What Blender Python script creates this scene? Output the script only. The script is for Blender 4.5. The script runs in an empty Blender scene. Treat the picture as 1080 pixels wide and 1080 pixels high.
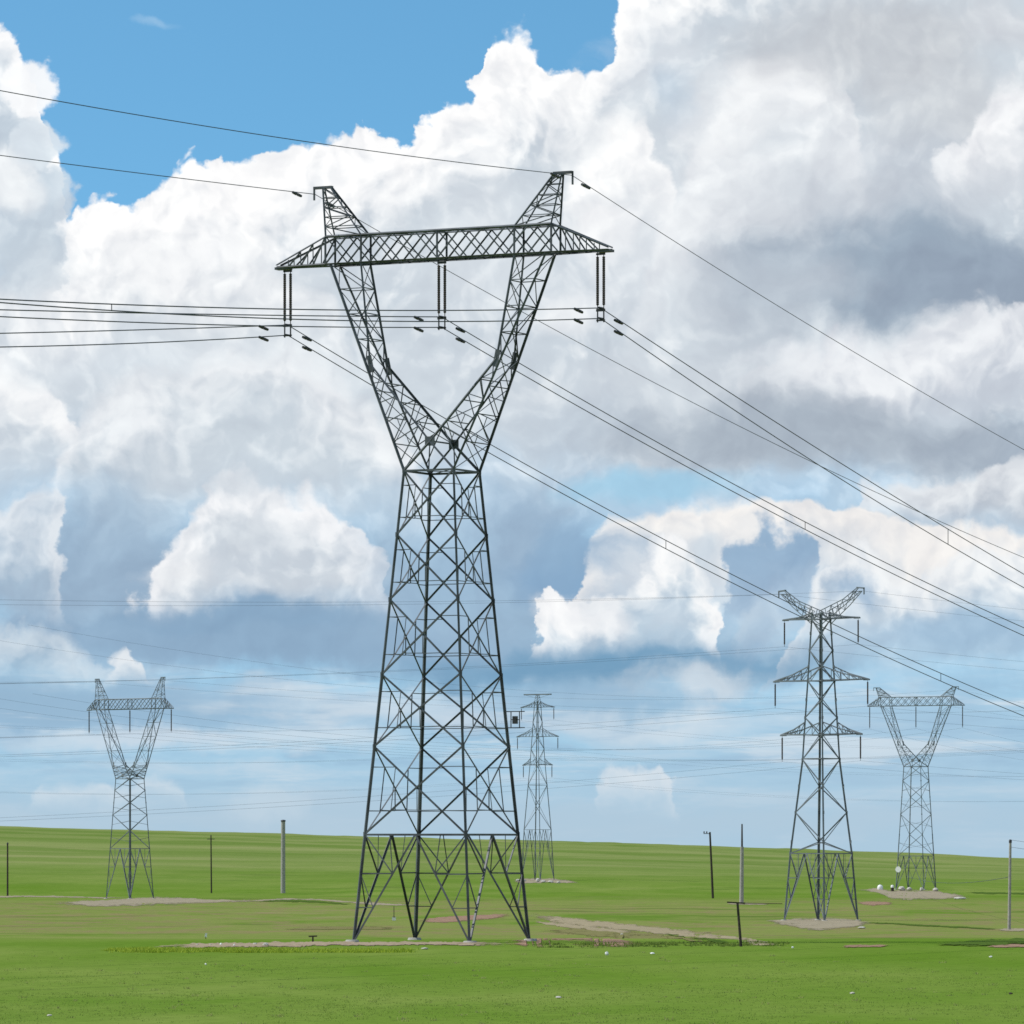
import bpy, math, random
import numpy as np
from mathutils import Vector

random.seed(7)
rng = np.random.default_rng(11)
scene = bpy.context.scene
COL = scene.collection
R = math.radians
FOC = 5700.0          # focal length in pixels of a 1080 px frame
EYE = 6.63            # camera height over the foot of the big tower
HZ = 885.0            # eye level in the 1080 px frame

# ------------------------------------------------------------------ helpers
def tag(o, label=None, cat=None, group=None, kind=None):
    if label: o['label'] = label
    if cat: o['category'] = cat
    if group: o['group'] = group
    if kind: o['kind'] = kind
    return o

def empty(name, loc, rz=0.0):
    o = bpy.data.objects.new(name, None)
    o.empty_display_size = 0.5
    o.location = loc
    o.rotation_euler = (0, 0, rz)
    COL.objects.link(o)
    return o

class MB:
    """collects shapes and links them as one mesh object"""
    def __init__(self):
        self.v = []; self.f = []; self.smooth = []
    def add(self, vs, fs, smooth=False):
        n = len(self.v)
        self.v += [tuple(p) for p in vs]
        self.f += [tuple(i + n for i in f) for f in fs]
        self.smooth += [smooth] * len(fs)
    def frame(self, p, q, hint=None):
        p = Vector(p); q = Vector(q)
        d = (q - p)
        if d.length < 1e-6: return None
        d.normalize()
        h = Vector(hint) if hint else Vector((0, 0, 1))
        if abs(d.dot(h.normalized())) > 0.97:
            h = Vector((1, 0, 0)) if abs(d.x) < 0.9 else Vector((0, 1, 0))
        a = (h - d * h.dot(d)).normalized()
        b = d.cross(a)
        return p, q, d, a, b
    def angle(self, p, q, w, hint=None):
        """an L-section steel member"""
        fr = self.frame(p, q, hint)
        if fr is None: return
        p, q, d, a, b = fr
        t = max(0.16 * w, 0.012); o = w * 0.32
        sec = [(0, 0), (w, 0), (w, t), (t, t), (t, w), (0, w)]
        sec = [(x - o, y - o) for x, y in sec]
        vs = [p + a * x + b * y for x, y in sec] + [q + a * x + b * y for x, y in sec]
        fs = [(i, (i + 1) % 6, 6 + (i + 1) % 6, 6 + i) for i in range(6)] + [(5, 4, 3, 2, 1, 0), (6, 7, 8, 9, 10, 11)]
        self.add(vs, fs)
    def bar(self, p, q, w, h=None, hint=None):
        fr = self.frame(p, q, hint)
        if fr is None: return
        p, q, d, a, b = fr
        h = (h or w) / 2; w = w / 2
        vs = []
        for c in (p, q):
            vs += [c + a * h + b * w, c - a * h + b * w, c - a * h - b * w, c + a * h - b * w]
        self.add(vs, [(0, 1, 5, 4), (1, 2, 6, 5), (2, 3, 7, 6), (3, 0, 4, 7), (3, 2, 1, 0), (4, 5, 6, 7)])
    def cone(self, p, q, r0, r1, n=10, cap=True, smooth=True):
        fr = self.frame(p, q)
        if fr is None: return
        p, q, d, a, b = fr
        vs = []
        for c, r in ((p, r0), (q, r1)):
            vs += [c + (a * math.cos(k * 2 * math.pi / n) + b * math.sin(k * 2 * math.pi / n)) * r for k in range(n)]
        self.add(vs, [(k, (k + 1) % n, n + (k + 1) % n, n + k) for k in range(n)], smooth)
        if cap: self.add(vs, [tuple(range(n))[::-1], tuple(range(n, 2 * n))])
    def lathe(self, base, prof, n=8, axis=(0, 0, 1)):
        base = Vector(base)
        vs = []; fs = []
        for z, r in prof:
            vs += [base + Vector((r * math.cos(k * 2 * math.pi / n), r * math.sin(k * 2 * math.pi / n), z)) for k in range(n)]
        for j in range(len(prof) - 1):
            fs += [(j * n + k, j * n + (k + 1) % n, (j + 1) * n + (k + 1) % n, (j + 1) * n + k) for k in range(n)]
        self.add(vs, fs, True)
        m = len(prof) - 1
        self.add(vs, [tuple(range(n))[::-1], tuple(range(m * n, m * n + n))])
    def tube(self, pts, r, n=6):
        vs = []; fs = []
        pts = [Vector(p) for p in pts]
        for i, p in enumerate(pts):
            d = (pts[min(i + 1, len(pts) - 1)] - pts[max(i - 1, 0)]).normalized()
            a = (Vector((0, 0, 1)) - d * d.z).normalized(); b = d.cross(a)
            vs += [p + (a * math.cos(k * 2 * math.pi / n) + b * math.sin(k * 2 * math.pi / n)) * r for k in range(n)]
        for j in range(len(pts) - 1):
            fs += [(j * n + k, j * n + (k + 1) % n, (j + 1) * n + (k + 1) % n, (j + 1) * n + k) for k in range(n)]
        fs += [tuple(range(n))[::-1], tuple(range((len(pts) - 1) * n, len(pts) * n))]
        self.add(vs, fs, True)
    def rock(self, c, sx, sy, sz, seed=0, sub=2):
        r = random.Random(seed)
        n = 9; m = 6
        vs = [Vector((0, 0, 1))]; fs = []
        for j in range(1, m):
            for k in range(n):
                th = math.pi * j / m; ph = 2 * math.pi * (k + 0.3 * (j % 2)) / n
                q = Vector((math.sin(th) * math.cos(ph), math.sin(th) * math.sin(ph), math.cos(th)))
                vs.append(q * r.uniform(0.78, 1.1))
        vs.append(Vector((0, 0, -1)))
        for k in range(n): fs.append((0, 1 + k, 1 + (k + 1) % n))
        for j in range(m - 2):
            for k in range(n):
                fs.append((1 + j * n + k, 1 + (j + 1) * n + k, 1 + (j + 1) * n + (k + 1) % n, 1 + j * n + (k + 1) % n))
        L = len(vs) - 1
        for k in range(n): fs.append((L, 1 + (m - 2) * n + (k + 1) % n, 1 + (m - 2) * n + k))
        self.add([Vector(c) + Vector((v.x * sx, v.y * sy, v.z * sz)) for v in vs], fs)
    def build(self, name, mat, parent=None):
        me = bpy.data.meshes.new(name)
        me.from_pydata(self.v, [], self.f)
        me.polygons.foreach_set('use_smooth', self.smooth)
        me.materials.append(mat)
        me.update()
        o = bpy.data.objects.new(name, me)
        COL.objects.link(o)
        if parent is not None: o.parent = parent
        return o

# ------------------------------------------------------------------ materials
class NT:
    def __init__(self, tree):
        self.t = tree; self.n = tree.nodes; self.l = tree.links
    def put(self, sock, val):
        if val is None: return
        if isinstance(val, bpy.types.NodeSocket): self.l.new(val, sock)
        elif sock.type == 'RGBA' and not isinstance(val, (int, float)) and len(val) == 3: sock.default_value = (*val, 1)
        else: sock.default_value = val
    def math(self, op, a, b=None, c=None, clamp=False):
        m = self.n.new('ShaderNodeMath'); m.operation = op; m.use_clamp = clamp
        for i, x in enumerate((a, b, c)): self.put(m.inputs[i], x)
        return m.outputs[0]
    def add(self, a, b): return self.math('ADD', a, b)
    def sub(self, a, b): return self.math('SUBTRACT', a, b)
    def mul(self, a, b): return self.math('MULTIPLY', a, b)
    def mad(self, a, b, c): return self.math('MULTIPLY_ADD', a, b, c)
    def sstep(self, x, lo, hi, a=0.0, b=1.0):
        m = self.n.new('ShaderNodeMapRange'); m.interpolation_type = 'SMOOTHSTEP'
        for i, v in zip((0, 1, 2, 3, 4), (x, lo, hi, a, b)): self.put(m.inputs[i], v)
        return m.outputs[0]
    def lin(self, x, lo, hi, a=0.0, b=1.0):
        m = self.n.new('ShaderNodeMapRange'); m.clamp = True
        for i, v in zip((0, 1, 2, 3, 4), (x, lo, hi, a, b)): self.put(m.inputs[i], v)
        return m.outputs[0]
    def mix(self, f, a, b, blend='MIX'):
        m = self.n.new('ShaderNodeMix'); m.data_type = 'RGBA'; m.blend_type = blend
        self.put(m.inputs[0], f); self.put(m.inputs[6], a); self.put(m.inputs[7], b)
        return m.outputs[2]
    def vec(self, x, y, z=0.0):
        m = self.n.new('ShaderNodeCombineXYZ')
        for i, v in enumerate((x, y, z)): self.put(m.inputs[i], v)
        return m.outputs[0]
    def sep(self, v):
        m = self.n.new('ShaderNodeSeparateXYZ'); self.put(m.inputs[0], v); return m.outputs
    def vm(self, op, a, b=None, c=None):
        m = self.n.new('ShaderNodeVectorMath'); m.operation = op
        for i, x in enumerate((a, b, c)): self.put(m.inputs[i], x)
        return m.outputs['Value'] if op in ('LENGTH', 'DISTANCE', 'DOT_PRODUCT') else m.outputs[0]
    def noise(self, v, scale, detail=4, rough=0.5, dim='3D', dist=0.0, col=False):
        m = self.n.new('ShaderNodeTexNoise'); m.noise_dimensions = dim
        self.put(m.inputs['Vector'], v)
        m.inputs['Scale'].default_value = scale; m.inputs['Detail'].default_value = detail
        m.inputs['Roughness'].default_value = rough; m.inputs['Distortion'].default_value = dist
        return m.outputs['Color'] if col else m.outputs['Fac']
    def voro(self, v, scale, detail=0, rough=0.5, dim='2D', feature='F1', smooth=1.0, lac=2.2):
        m = self.n.new('ShaderNodeTexVoronoi'); m.voronoi_dimensions = dim; m.feature = feature
        self.put(m.inputs['Vector'], v)
        m.inputs['Scale'].default_value = scale; m.inputs['Detail'].default_value = detail
        m.inputs['Roughness'].default_value = rough; m.inputs['Lacunarity'].default_value = lac
        if feature == 'SMOOTH_F1': m.inputs['Smoothness'].default_value = smooth
        m.normalize = True
        return m.outputs['Distance']

def srgb(h):
    c = [int(h[i:i + 2], 16) / 255 for i in (1, 3, 5)]
    return tuple(x / 12.92 if x <= 0.04045 else ((x + 0.055) / 1.055) ** 2.4 for x in c)

def material(name, base, rough=0.6, metal=0.0, var=0.25, scale=3.0, spec=0.4, second=None, bump=0.0):
    m = bpy.data.materials.new(name); m.use_nodes = True
    t = NT(m.node_tree)
    b = m.node_tree.nodes['Principled BSDF']
    geo = t.n.new('ShaderNodeTexCoord').outputs['Object']
    n = t.noise(geo, scale, 5, 0.6)
    f = t.lin(n, 0.3, 0.7)
    dark = tuple(x * (1 - var) for x in base); light = second or tuple(min(1, x * (1 + var)) for x in base)
    t.put(b.inputs['Base Color'], t.mix(f, dark, light))
    b.inputs['Roughness'].default_value = rough
    b.inputs['Metallic'].default_value = metal
    b.inputs['Specular IOR Level'].default_value = spec
    if bump:
        bn = t.n.new('ShaderNodeBump'); bn.inputs['Strength'].default_value = bump; bn.inputs['Distance'].default_value = 0.05
        t.put(bn.inputs['Height'], t.noise(geo, scale * 4, 6, 0.6)); t.put(b.inputs['Normal'], bn.outputs[0])
    return m

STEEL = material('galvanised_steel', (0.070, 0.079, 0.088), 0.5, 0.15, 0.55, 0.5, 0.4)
STEEL_FAR = material('hazed_steel', (0.15, 0.175, 0.195), 0.6, 0.1, 0.35, 0.4, 0.3)  # steel of the distant towers, haze lightened into its base colour
PORCELAIN = material('insulator_rubber', (0.045, 0.030, 0.028), 0.35, 0.0, 0.2, 6.0, 0.5)
CABLE = material('aluminium_cable', (0.07, 0.075, 0.08), 0.55, 0.3, 0.2, 2.0, 0.3)
FITTING = material('forged_fitting', (0.035, 0.037, 0.04), 0.5, 0.3, 0.3, 5.0, 0.4)
CONCRETE = material('concrete', (0.33, 0.32, 0.29), 0.85, 0, 0.25, 2.5, 0.2, bump=0.3)
TIMBER = material('dark_timber', (0.055, 0.045, 0.036), 0.8, 0, 0.4, 5.0, 0.2, bump=0.4)
WHITE = material('white_paint', (0.78, 0.78, 0.76), 0.5, 0, 0.08, 4.0, 0.4)
STONE = material('pale_stone', (0.50, 0.47, 0.42), 0.9, 0, 0.3, 5.0, 0.2, bump=0.5)

# ------------------------------------------------------------------ terrain
PY = [-400, 60, 150, 193, 300, 345, 362, 385, 420, 500, 600, 700, 800, 900, 1050, 1250, 1350, 1450]
PZ = [-6.0, -6.2, -6.35, -6.52, -6.72, -6.63, -6.70, -7.05, -7.85, -9.4, -10.7, -11.6, -12.05, -12.3, -12.55, -12.95, -12.5, -11.2]
RX = [-200, 0, 200, 400, 600, 740, 900, 1080, 1300]
RYP = [866, 872, 877.5, 882.5, 887.2, 892.0, 897.5, 904.5, 912]
def _hash(ix, iy, s):
    h = np.sin(ix * 127.1 + iy * 311.7 + s * 74.7) * 43758.5453
    return h - np.floor(h)
def vnoise(x, y, s):
    ix = np.floor(x); iy = np.floor(y); fx = x - ix; fy = y - iy
    fx = fx * fx * (3 - 2 * fx); fy = fy * fy * (3 - 2 * fy)
    a = _hash(ix, iy, s); b = _hash(ix + 1, iy, s); c = _hash(ix, iy + 1, s); d = _hash(ix + 1, iy + 1, s)
    return (a * (1 - fx) + b * fx) * (1 - fy) + (c * (1 - fx) + d * fx) * fy
def height(X, Y):
    X = np.asarray(X, float); Y = np.asarray(Y, float)
    near = np.interp(Y, PY, PZ)
    Yr = 3000.0
    px = 540 + FOC * X / np.maximum(Y, 500)
    zr = (HZ - np.interp(px, RX, RYP)) / FOC * Yr
    t = np.clip((Y - 1300) / (Yr - 1300), 0, 1)
    s = t * t * (3 - 2 * t)
    base = np.interp(1400.0, PY, PZ) * 0 - 12.6
    hill = base + (zr - base) * (0.35 * s + 0.65 * (1 - (1 - t) ** 1.7))
    w = np.clip((Y - 1250) / 250, 0, 1)
    z = near * (1 - w) + hill * w
    z = z - np.maximum(Y - Yr, 0) * 0.012 - np.maximum(Y - Yr, 0) ** 2 * 1e-6
    amp = np.interp(Y, [200, 340, 420, 520, 800, 1200, 2500, 4000], [0.03, 0.05, 0.22, 0.42, 0.5, 0.45, 1.0, 1.0])
    z = z + amp * ((vnoise(X / 26, Y / 60, 1) - 0.5) + 0.5 * (vnoise(X / 9, Y / 25, 2) - 0.5))
    # keep the foot of the big tower level
    k = np.exp(-(((X + 4.6) / 11) ** 2 + ((Y - 350) / 11) ** 2) ** 2)
    z = z * (1 - k) + (-EYE) * k
    return z + EYE
def hgt(x, y): return float(height(x, y))
_Ys = np.concatenate([np.arange(60, 1700, 0.5), np.arange(1700, 3000, 2.0)])
def ground(px, py):
    """the place on the ground seen at this pixel of the photograph"""
    q = (px - 540) / FOC
    z = height(q * _Ys, _Ys)
    p = HZ + (EYE - z) / _Ys * FOC
    i = int(np.argmax(p <= py)) if (p <= py).any() else len(p) - 1
    return Vector((q * _Ys[i], _Ys[i], float(z[i])))

ys = np.concatenate([np.arange(-400, 150, 25), np.arange(150, 330, 5), np.arange(330, 520, 3), np.arange(520, 1300, 8),
                     np.arange(1300, 3100, 25), np.arange(3100, 6000, 150), np.arange(6000, 14001, 1000)]).astype(float)
u = np.linspace(-1, 1, 181)
xs = np.sign(u) * (np.abs(u) * 150 + (np.abs(u) ** 6) * 4850)
GX, GY = np.meshgrid(xs, ys)
GZ = height(GX, GY)
me = bpy.data.meshes.new('grassland')
nx, ny = len(xs), len(ys)
V = np.stack([GX.ravel(), GY.ravel(), GZ.ravel()], 1)
idx = np.arange(nx * ny).reshape(ny, nx)
F = np.stack([idx[:-1, :-1], idx[:-1, 1:], idx[1:, 1:], idx[1:, :-1]], -1).reshape(-1, 4)
me.from_pydata(V.tolist(), [], F.tolist())
me.polygons.foreach_set('use_smooth', [True] * len(F))
grassland = bpy.data.objects.new('grassland', me); COL.objects.link(grassland)
tag(grassland, 'wide green grassland rolling up to a low ridge', 'grassland', kind='structure')

def grass_material():
    m = bpy.data.materials.new('pasture'); m.use_nodes = True
    t = NT(m.node_tree); b = m.node_tree.nodes['Principled BSDF']
    P = t.n.new('ShaderNodeNewGeometry').outputs['Position']
    x, y, z = t.sep(P)
    n1 = t.noise(P, 0.9, 6, 0.65)            # clumps
    n2 = t.noise(t.vm('MULTIPLY', P, (1, 0.35, 1)), 0.060, 5, 0.6)   # broad patches
    n3 = t.noise(t.vm('ADD', t.vm('MULTIPLY', P, (1, 0.6, 1)), (300, 50, 0)), 0.010, 5, 0.55)
    n4 = t.noise(t.vm('MULTIPLY', P, (1, 0.25, 1)), 0.16, 6, 0.7)
    c = t.mix(t.lin(n2, 0.36, 0.64), GREEN_A, GREEN_B)
    c = t.mix(t.lin(n3, 0.38, 0.66, 0, 0.85), c, GREEN_C)
    # the grazed, drier pasture beyond the tower mound
    dry = t.mul(t.sstep(y, 360, 420), t.sstep(y, 1250, 1000))
    dryn = t.mul(dry, t.sstep(t.add(t.mul(n2, 0.6), t.mul(n3, 0.5)), 0.40, 0.58))
    c = t.mix(t.mul(dryn, 0.92), c, DRY_A)
    brown = t.mul(dry, t.mul(t.sstep(n4, 0.47, 0.60), t.sstep(n3, 0.38, 0.52)))
    c = t.mix(t.mul(brown, 0.8), c, DRY_B)
    # darker green bands and paler worn streaks
    n6 = t.noise(t.vm('ADD', t.vm('MULTIPLY', P, (0.5, 1, 0)), (40, 700, 0)), 0.028, 5, 0.65)
    c = t.mix(t.mul(t.sstep(n6, 0.43, 0.33), t.mul(t.sstep(y, 400, 480), 0.75)), c, GREEN_DARK)
    c = t.mix(t.mul(t.sstep(n6, 0.60, 0.72), t.mul(dry, 0.6)), c, STRAW)
    # hill side: yellower with long bands
    hill = t.sstep(y, 1250, 1900)
    nb = t.noise(t.vm('MULTIPLY', P, (0.16, 1, 0)), 0.0075, 5, 0.6)
    hc = t.mix(t.lin(nb, 0.40, 0.60), HILL_A, HILL_B)
    nc = t.noise(t.vm('ADD', t.vm('MULTIPLY', P, (0.35, 1, 0)), (90, 0, 0)), 0.012, 6, 0.65)
    hc = t.mix(t.sstep(nc, 0.52, 0.66, 0, 0.7), hc, HILL_C)
    c = t.mix(t.mul(hill, 0.9), c, hc)
    # fine clumping
    fine = t.lin(n1, 0.25, 0.75, 0.82, 1.18)
    c = t.mix(1.0, c, t.vec(fine, fine, fine), 'MULTIPLY')
    n5 = t.noise(P, 9.0, 4, 0.7)
    g5 = t.lin(n5, 0.25, 0.75, 0.88, 1.12)
    c = t.mix(1.0, c, t.vec(g5, g5, g5), 'MULTIPLY')
    t.put(b.inputs['Base Color'], c)
    b.inputs['Roughness'].default_value = 0.95
    b.inputs['Specular IOR Level'].default_value = 0.0
    return m
GREEN_DARK = (0.075, 0.130, 0.022); STRAW = (0.290, 0.250, 0.130)
GREEN_A = (0.116, 0.192, 0.028); GREEN_B = (0.185, 0.238, 0.055); GREEN_C = (0.098, 0.182, 0.016)
DRY_A = (0.185, 0.215, 0.060); DRY_B = (0.215, 0.180, 0.085)
HILL_A = (0.125, 0.185, 0.040); HILL_B = (0.205, 0.240, 0.080); HILL_C = (0.265, 0.265, 0.115)
me.materials.append(grass_material())

# bare ground: sheets lying on the land, seen edges given as places on the ground
def strip(name, rows, mat, label, cat, jit=0.6, lift=0.03, seed=1, kind='structure', group=None):
    r = np.random.default_rng(seed)
    px = np.array([a[0] for a in rows], float); top = np.array([a[1] for a in rows]); bot = np.array([a[2] for a in rows])
    n = max(6, int((px[-1] - px[0]) / 2.2))
    X = np.linspace(px[0], px[-1], n)
    T = np.interp(X, px, top); B = np.interp(X, px, bot)
    j1 = np.convolve(r.normal(0, 1, n + 4), np.ones(5) / 5, 'valid') * 1.2 + r.normal(0, 0.35, n)
    j2 = np.convolve(r.normal(0, 1, n + 4), np.ones(5) / 5, 'valid') * 1.2 + r.normal(0, 0.35, n)
    T = T + j1 * jit; B = np.maximum(B + j2 * jit, T + 0.15)
    k = 9
    vs = []; fs = []; ed = []
    for i in range(n):
        a = ground(X[i], T[i]); b = ground(X[i], B[i])
        for q in range(k):
            w = q / (k - 1)
            x = a.x + (b.x - a.x) * w; y = a.y + (b.y - a.y) * w
            vs.append((x, y, hgt(x, y) + lift + 0.03 * math.sin(w * math.pi)))
            ed.append(min(1.0, math.sin(w * math.pi) * 1.5) * min(1.0, min(i, n - 1 - i) / (n * .16)))
    for i in range(n - 1):
        for q in range(k - 1):
            fs.append((i * k + q, i * k + q + 1, (i + 1) * k + q + 1, (i + 1) * k + q))
    mb = MB(); mb.add(vs, fs, True)
    o = mb.build(name, mat)
    at = o.data.attributes.new('rim', 'FLOAT', 'POINT'); at.data.foreach_set('value', ed)
    tag(o, label, cat, group, kind)
    return o

def soil(name, a, b, c, s=1.0):
    m = bpy.data.materials.new(name); m.use_nodes = True
    t = NT(m.node_tree); bs = m.node_tree.nodes['Principled BSDF']
    P = t.n.new('ShaderNodeNewGeometry').outputs['Position']
    n = t.noise(P, 0.5 * s, 6, 0.7); n2 = t.noise(P, 3.5 * s, 4, 0.7)
    col = t.mix(t.lin(n, 0.3, 0.7), a, b)
    col = t.mix(t.sstep(n2, 0.52, 0.7), col, c)
    t.put(bs.inputs['Base Color'], col)
    bs.inputs['Roughness'].default_value = 0.95; bs.inputs['Specular IOR Level'].default_value = 0.0
    # the sheet breaks up into grass towards its rim
    at = t.n.new('ShaderNodeAttribute'); at.attribute_name = 'rim'
    n3 = t.noise(t.vm('MULTIPLY', P, (1, .45, 1)), 0.8 * s, 5, 0.7)
    cov = t.sstep(t.add(at.outputs['Fac'], t.mul(t.sub(n3, .5), 3.4)), .22, .78)
    tr = t.n.new('ShaderNodeBsdfTransparent'); mx = t.n.new('ShaderNodeMixShader')
    t.l.new(cov, mx.inputs[0]); t.l.new(tr.outputs[0], mx.inputs[1]); t.l.new(bs.outputs[0], mx.inputs[2])
    t.l.new(mx.outputs[0], t.n['Material Output'].inputs[0])
    return m
GRAVEL = soil('gravel', (0.27, 0.21, 0.14), (0.35, 0.27, 0.19), (0.44, 0.38, 0.29))
PALE = soil('pale_gravel', (0.27, 0.225, 0.155), (0.34, 0.29, 0.21), (0.21, 0.20, 0.12), 0.6)
REDSOIL = soil('red_soil', (0.24, 0.145, 0.10), (0.31, 0.20, 0.14), (0.36, 0.28, 0.20))
TRACKSOIL = soil('track_soil', (0.27, 0.215, 0.14), (0.36, 0.30, 0.20), (0.20, 0.22, 0.09), 0.7)
SHADEGRASS = soil('shade_grass', (0.060, 0.110, 0.018), (0.080, 0.130, 0.026), (0.11, 0.145, 0.04), 0.8)  # dark grass tone, also used to paint bank shade and a tower's shadow
DRYGRASS = soil('dry_grass', (0.20, 0.165, 0.08), (0.17, 0.18, 0.06), (0.24, 0.20, 0.11), 0.5)

strip('gravel_bank', [(150, 1000.5, 1001.5), (175, 997, 1001), (205, 995, 1000.5), (300, 993.8, 999.6), (372, 993.5, 998), (430, 993.6, 997.6), (470, 993.8, 998), (505, 993.8, 998.5), (545, 993.5, 997)], GRAVEL,
      'bare gravelly strip along the foot of the big tower', 'gravel', 0.7, seed=2)
strip('soil_bank', [(535, 992.5, 998), (560, 990.0, 999.5), (600, 989.0, 1000), (640, 990.0, 1000), (676, 993.5, 999)], REDSOIL,
      'reddish bare soil right of the big tower', 'soil', 0.6, seed=3)
strip('dirt_track', [(552, 962.5, 967), (585, 966, 974), (622, 970, 978), (680, 976, 984), (735, 982, 990), (780, 988, 996.5), (832, 997, 1001)], TRACKSOIL,
      'tan dirt track curving across the pasture to the timber post', 'track', 0.7, seed=4)
strip('dry_patch', [(570, 981, 983), (610, 978, 987), (650, 980, 990), (700, 986, 993), (752, 992, 996)], DRYGRASS, 'tan worn patch between the soil bank and the dirt track', 'grass', 0.8, lift=.015, seed=24)
strip('dry_patch', [(560, 970, 973), (600, 974, 980), (640, 978, 984), (670, 981, 985)], TRACKSOIL, 'pinkish worn ground along the near side of the dirt track', 'soil', 0.8, lift=.02, seed=25)
strip('soil_scrape', [(636, 985, 986), (665, 983.5, 987), (700, 986, 988.5), (735, 992, 995), (742, 994.5, 996)], DRYGRASS, 'dry bare scrape beside the curving dirt track', 'soil', 0.5, seed=14)
strip('gravel_pad', [(806, 970, 971.2), (820, 969.5, 975.5), (850, 968.5, 981), (868, 967.5, 982), (890, 969, 980), (905, 970.8, 978), (921, 972.3, 973.6)], PALE,
      'pale gravel pad under the three armed tower', 'gravel', 0.5, seed=5)
strip('gravel_pad', [(903, 937.5, 939), (925, 936.5, 941.5), (940, 937.5, 948.5), (960, 937.5, 949.5), (985, 938.5, 949), (1008, 942.5, 948.5), (1022, 946.5, 948.5)], PALE,
      'pale gravel pad under the right wineglass tower', 'gravel', 0.5, seed=6)
strip('gravel_pad', [(52, 952.3, 953.6), (80, 950.8, 955.5), (110, 949.5, 956.6), (140, 947.2, 956.6), (165, 945.2, 955.2), (190, 946.5, 954.6), (215, 948.4, 953), (245, 949.0, 951.6), (282, 949.3, 951.4)], PALE,
      'pale gravel pad under the left wineglass tower', 'gravel', 0.5, seed=7)
strip('gravel_track', [(-30, 945.0, 946.8), (30, 944.8, 946.5), (60, 945.0, 946.6), (100, 945.8, 947.4), (132, 946.0, 947.8)], PALE, 'pale gravel track left of the left tower', 'track', 0.35, seed=8)
strip('gravel_track', [(236, 949.4, 951.8), (270, 949, 951.0), (300, 947.6, 949.0), (335, 948.2, 949.8), (375, 951.2, 953.2), (420, 953.5, 955.6), (445, 953.8, 955.4)], PALE,
      'pale gravel track between left tower and the big tower', 'track', 0.4, seed=9)
strip('dark_bank', [(268, 951.2, 952.0), (292, 949.4, 951.6), (330, 950.0, 952.4), (372, 953.4, 955.0)], SHADEGRASS, 'painted shade of the bank below the gravel track', 'bank', 0.3, lift=0.05, seed=10)  # shade of the bank drop, painted as a dark strip
strip('gravel_pad', [(540, 926.8, 930.4), (560, 926, 931.8), (580, 926, 931.2), (600, 929, 931.8), (612, 930.4, 931.8)], PALE, 'small pale pad under the far slender tower', 'gravel', 0.5, seed=11)
strip('soil_patch', [(884, 998.4, 999.2), (900, 997.0, 1000), (925, 996.6, 999.8), (938, 997.2, 998.6)], REDSOIL, 'reddish bare patch in front of the three armed tower', 'soil', 0.4, seed=12)
strip('soil_patch', [(1036, 999, 1000), (1055, 996.5, 1000), (1100, 995.5, 1000.5)], REDSOIL, 'reddish bare patch at the right edge', 'soil', 0.4, seed=13)
strip('dark_bank', [(985, 996, 997.4), (1010, 993.5, 998.4), (1040, 991.5, 999), (1100, 989.5, 996)], SHADEGRASS, 'dark grass bank at the right edge', 'bank', 0.6, lift=0.05, seed=15)
strip('dark_bank', [(1018, 940.6, 942), (1040, 941, 943.2), (1100, 942, 944)], SHADEGRASS, 'dark bank right of the right wineglass tower', 'bank', 0.3, lift=0.05, seed=16)
strip('gravel_patch', [(1052, 980.2, 981.6), (1064, 979.4, 982.6), (1100, 979, 982.4)], PALE, 'pale stony patch at the foot of the right pole', 'gravel', 0.4, seed=17)
strip('dry_patch', [(296, 979.8, 980.8), (330, 977.0, 981.2), (385, 976.6, 981), (420, 978, 980)], DRYGRASS, 'brown dry patch left of the big tower', 'grass', 0.4, seed=18)
strip('dry_patch', [(903, 951.8, 953), (920, 950.2, 955.6), (942, 951, 954)], REDSOIL, 'brown bare patch right of the three armed tower', 'soil', 0.4, seed=19)
strip('dry_patch', [(440, 969.5, 973), (470, 966.5, 974), (505, 965.0, 971), (540, 963.5, 968)], REDSOIL, 'brown scraped patch seen between the big tower legs', 'soil', 0.3, seed=20)
strip('gravel_patch', [(765, 952.4, 953.4), (782, 951.8, 954.8), (802, 952.6, 954.6), (812, 953.4, 954.2)], PALE, 'pale stony patch at the foot of the tall concrete pole', 'gravel', 0.3, seed=21)
strip('tower_shadow', [(903, 972.0, 973.2), (960, 974.6, 976.4), (1010, 977.2, 979.0), (1060, 979.8, 981.4)], SHADEGRASS, 'painted shadow of the three armed tower reaching to the right edge pole', 'painted shadow', 0.3, lift=0.04, seed=23)  # the tower's cast shadow, put into the colour of a dark strip
strip('dark_bank', [(700, 984.6, 985.6), (735, 988.6, 991.4), (770, 993.5, 998)], SHADEGRASS, 'dark grass strip beside the dirt track', 'bank', 0.5, lift=0.05, seed=22)

# coarse tussocks and dry stalks standing out of the meadow
def tussock_spots(r, n):
    Y = 182 + 140 * r.beta(1.1, 1.3, n); X = r.uniform(-.10, .10, n) * Y
    return X, Y
# ------------------------------------------------------------------ towers
def lerp(a, b, t): return a + (b - a) * t
def vl(a, b, t): return Vector(a).lerp(Vector(b), t)

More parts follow.
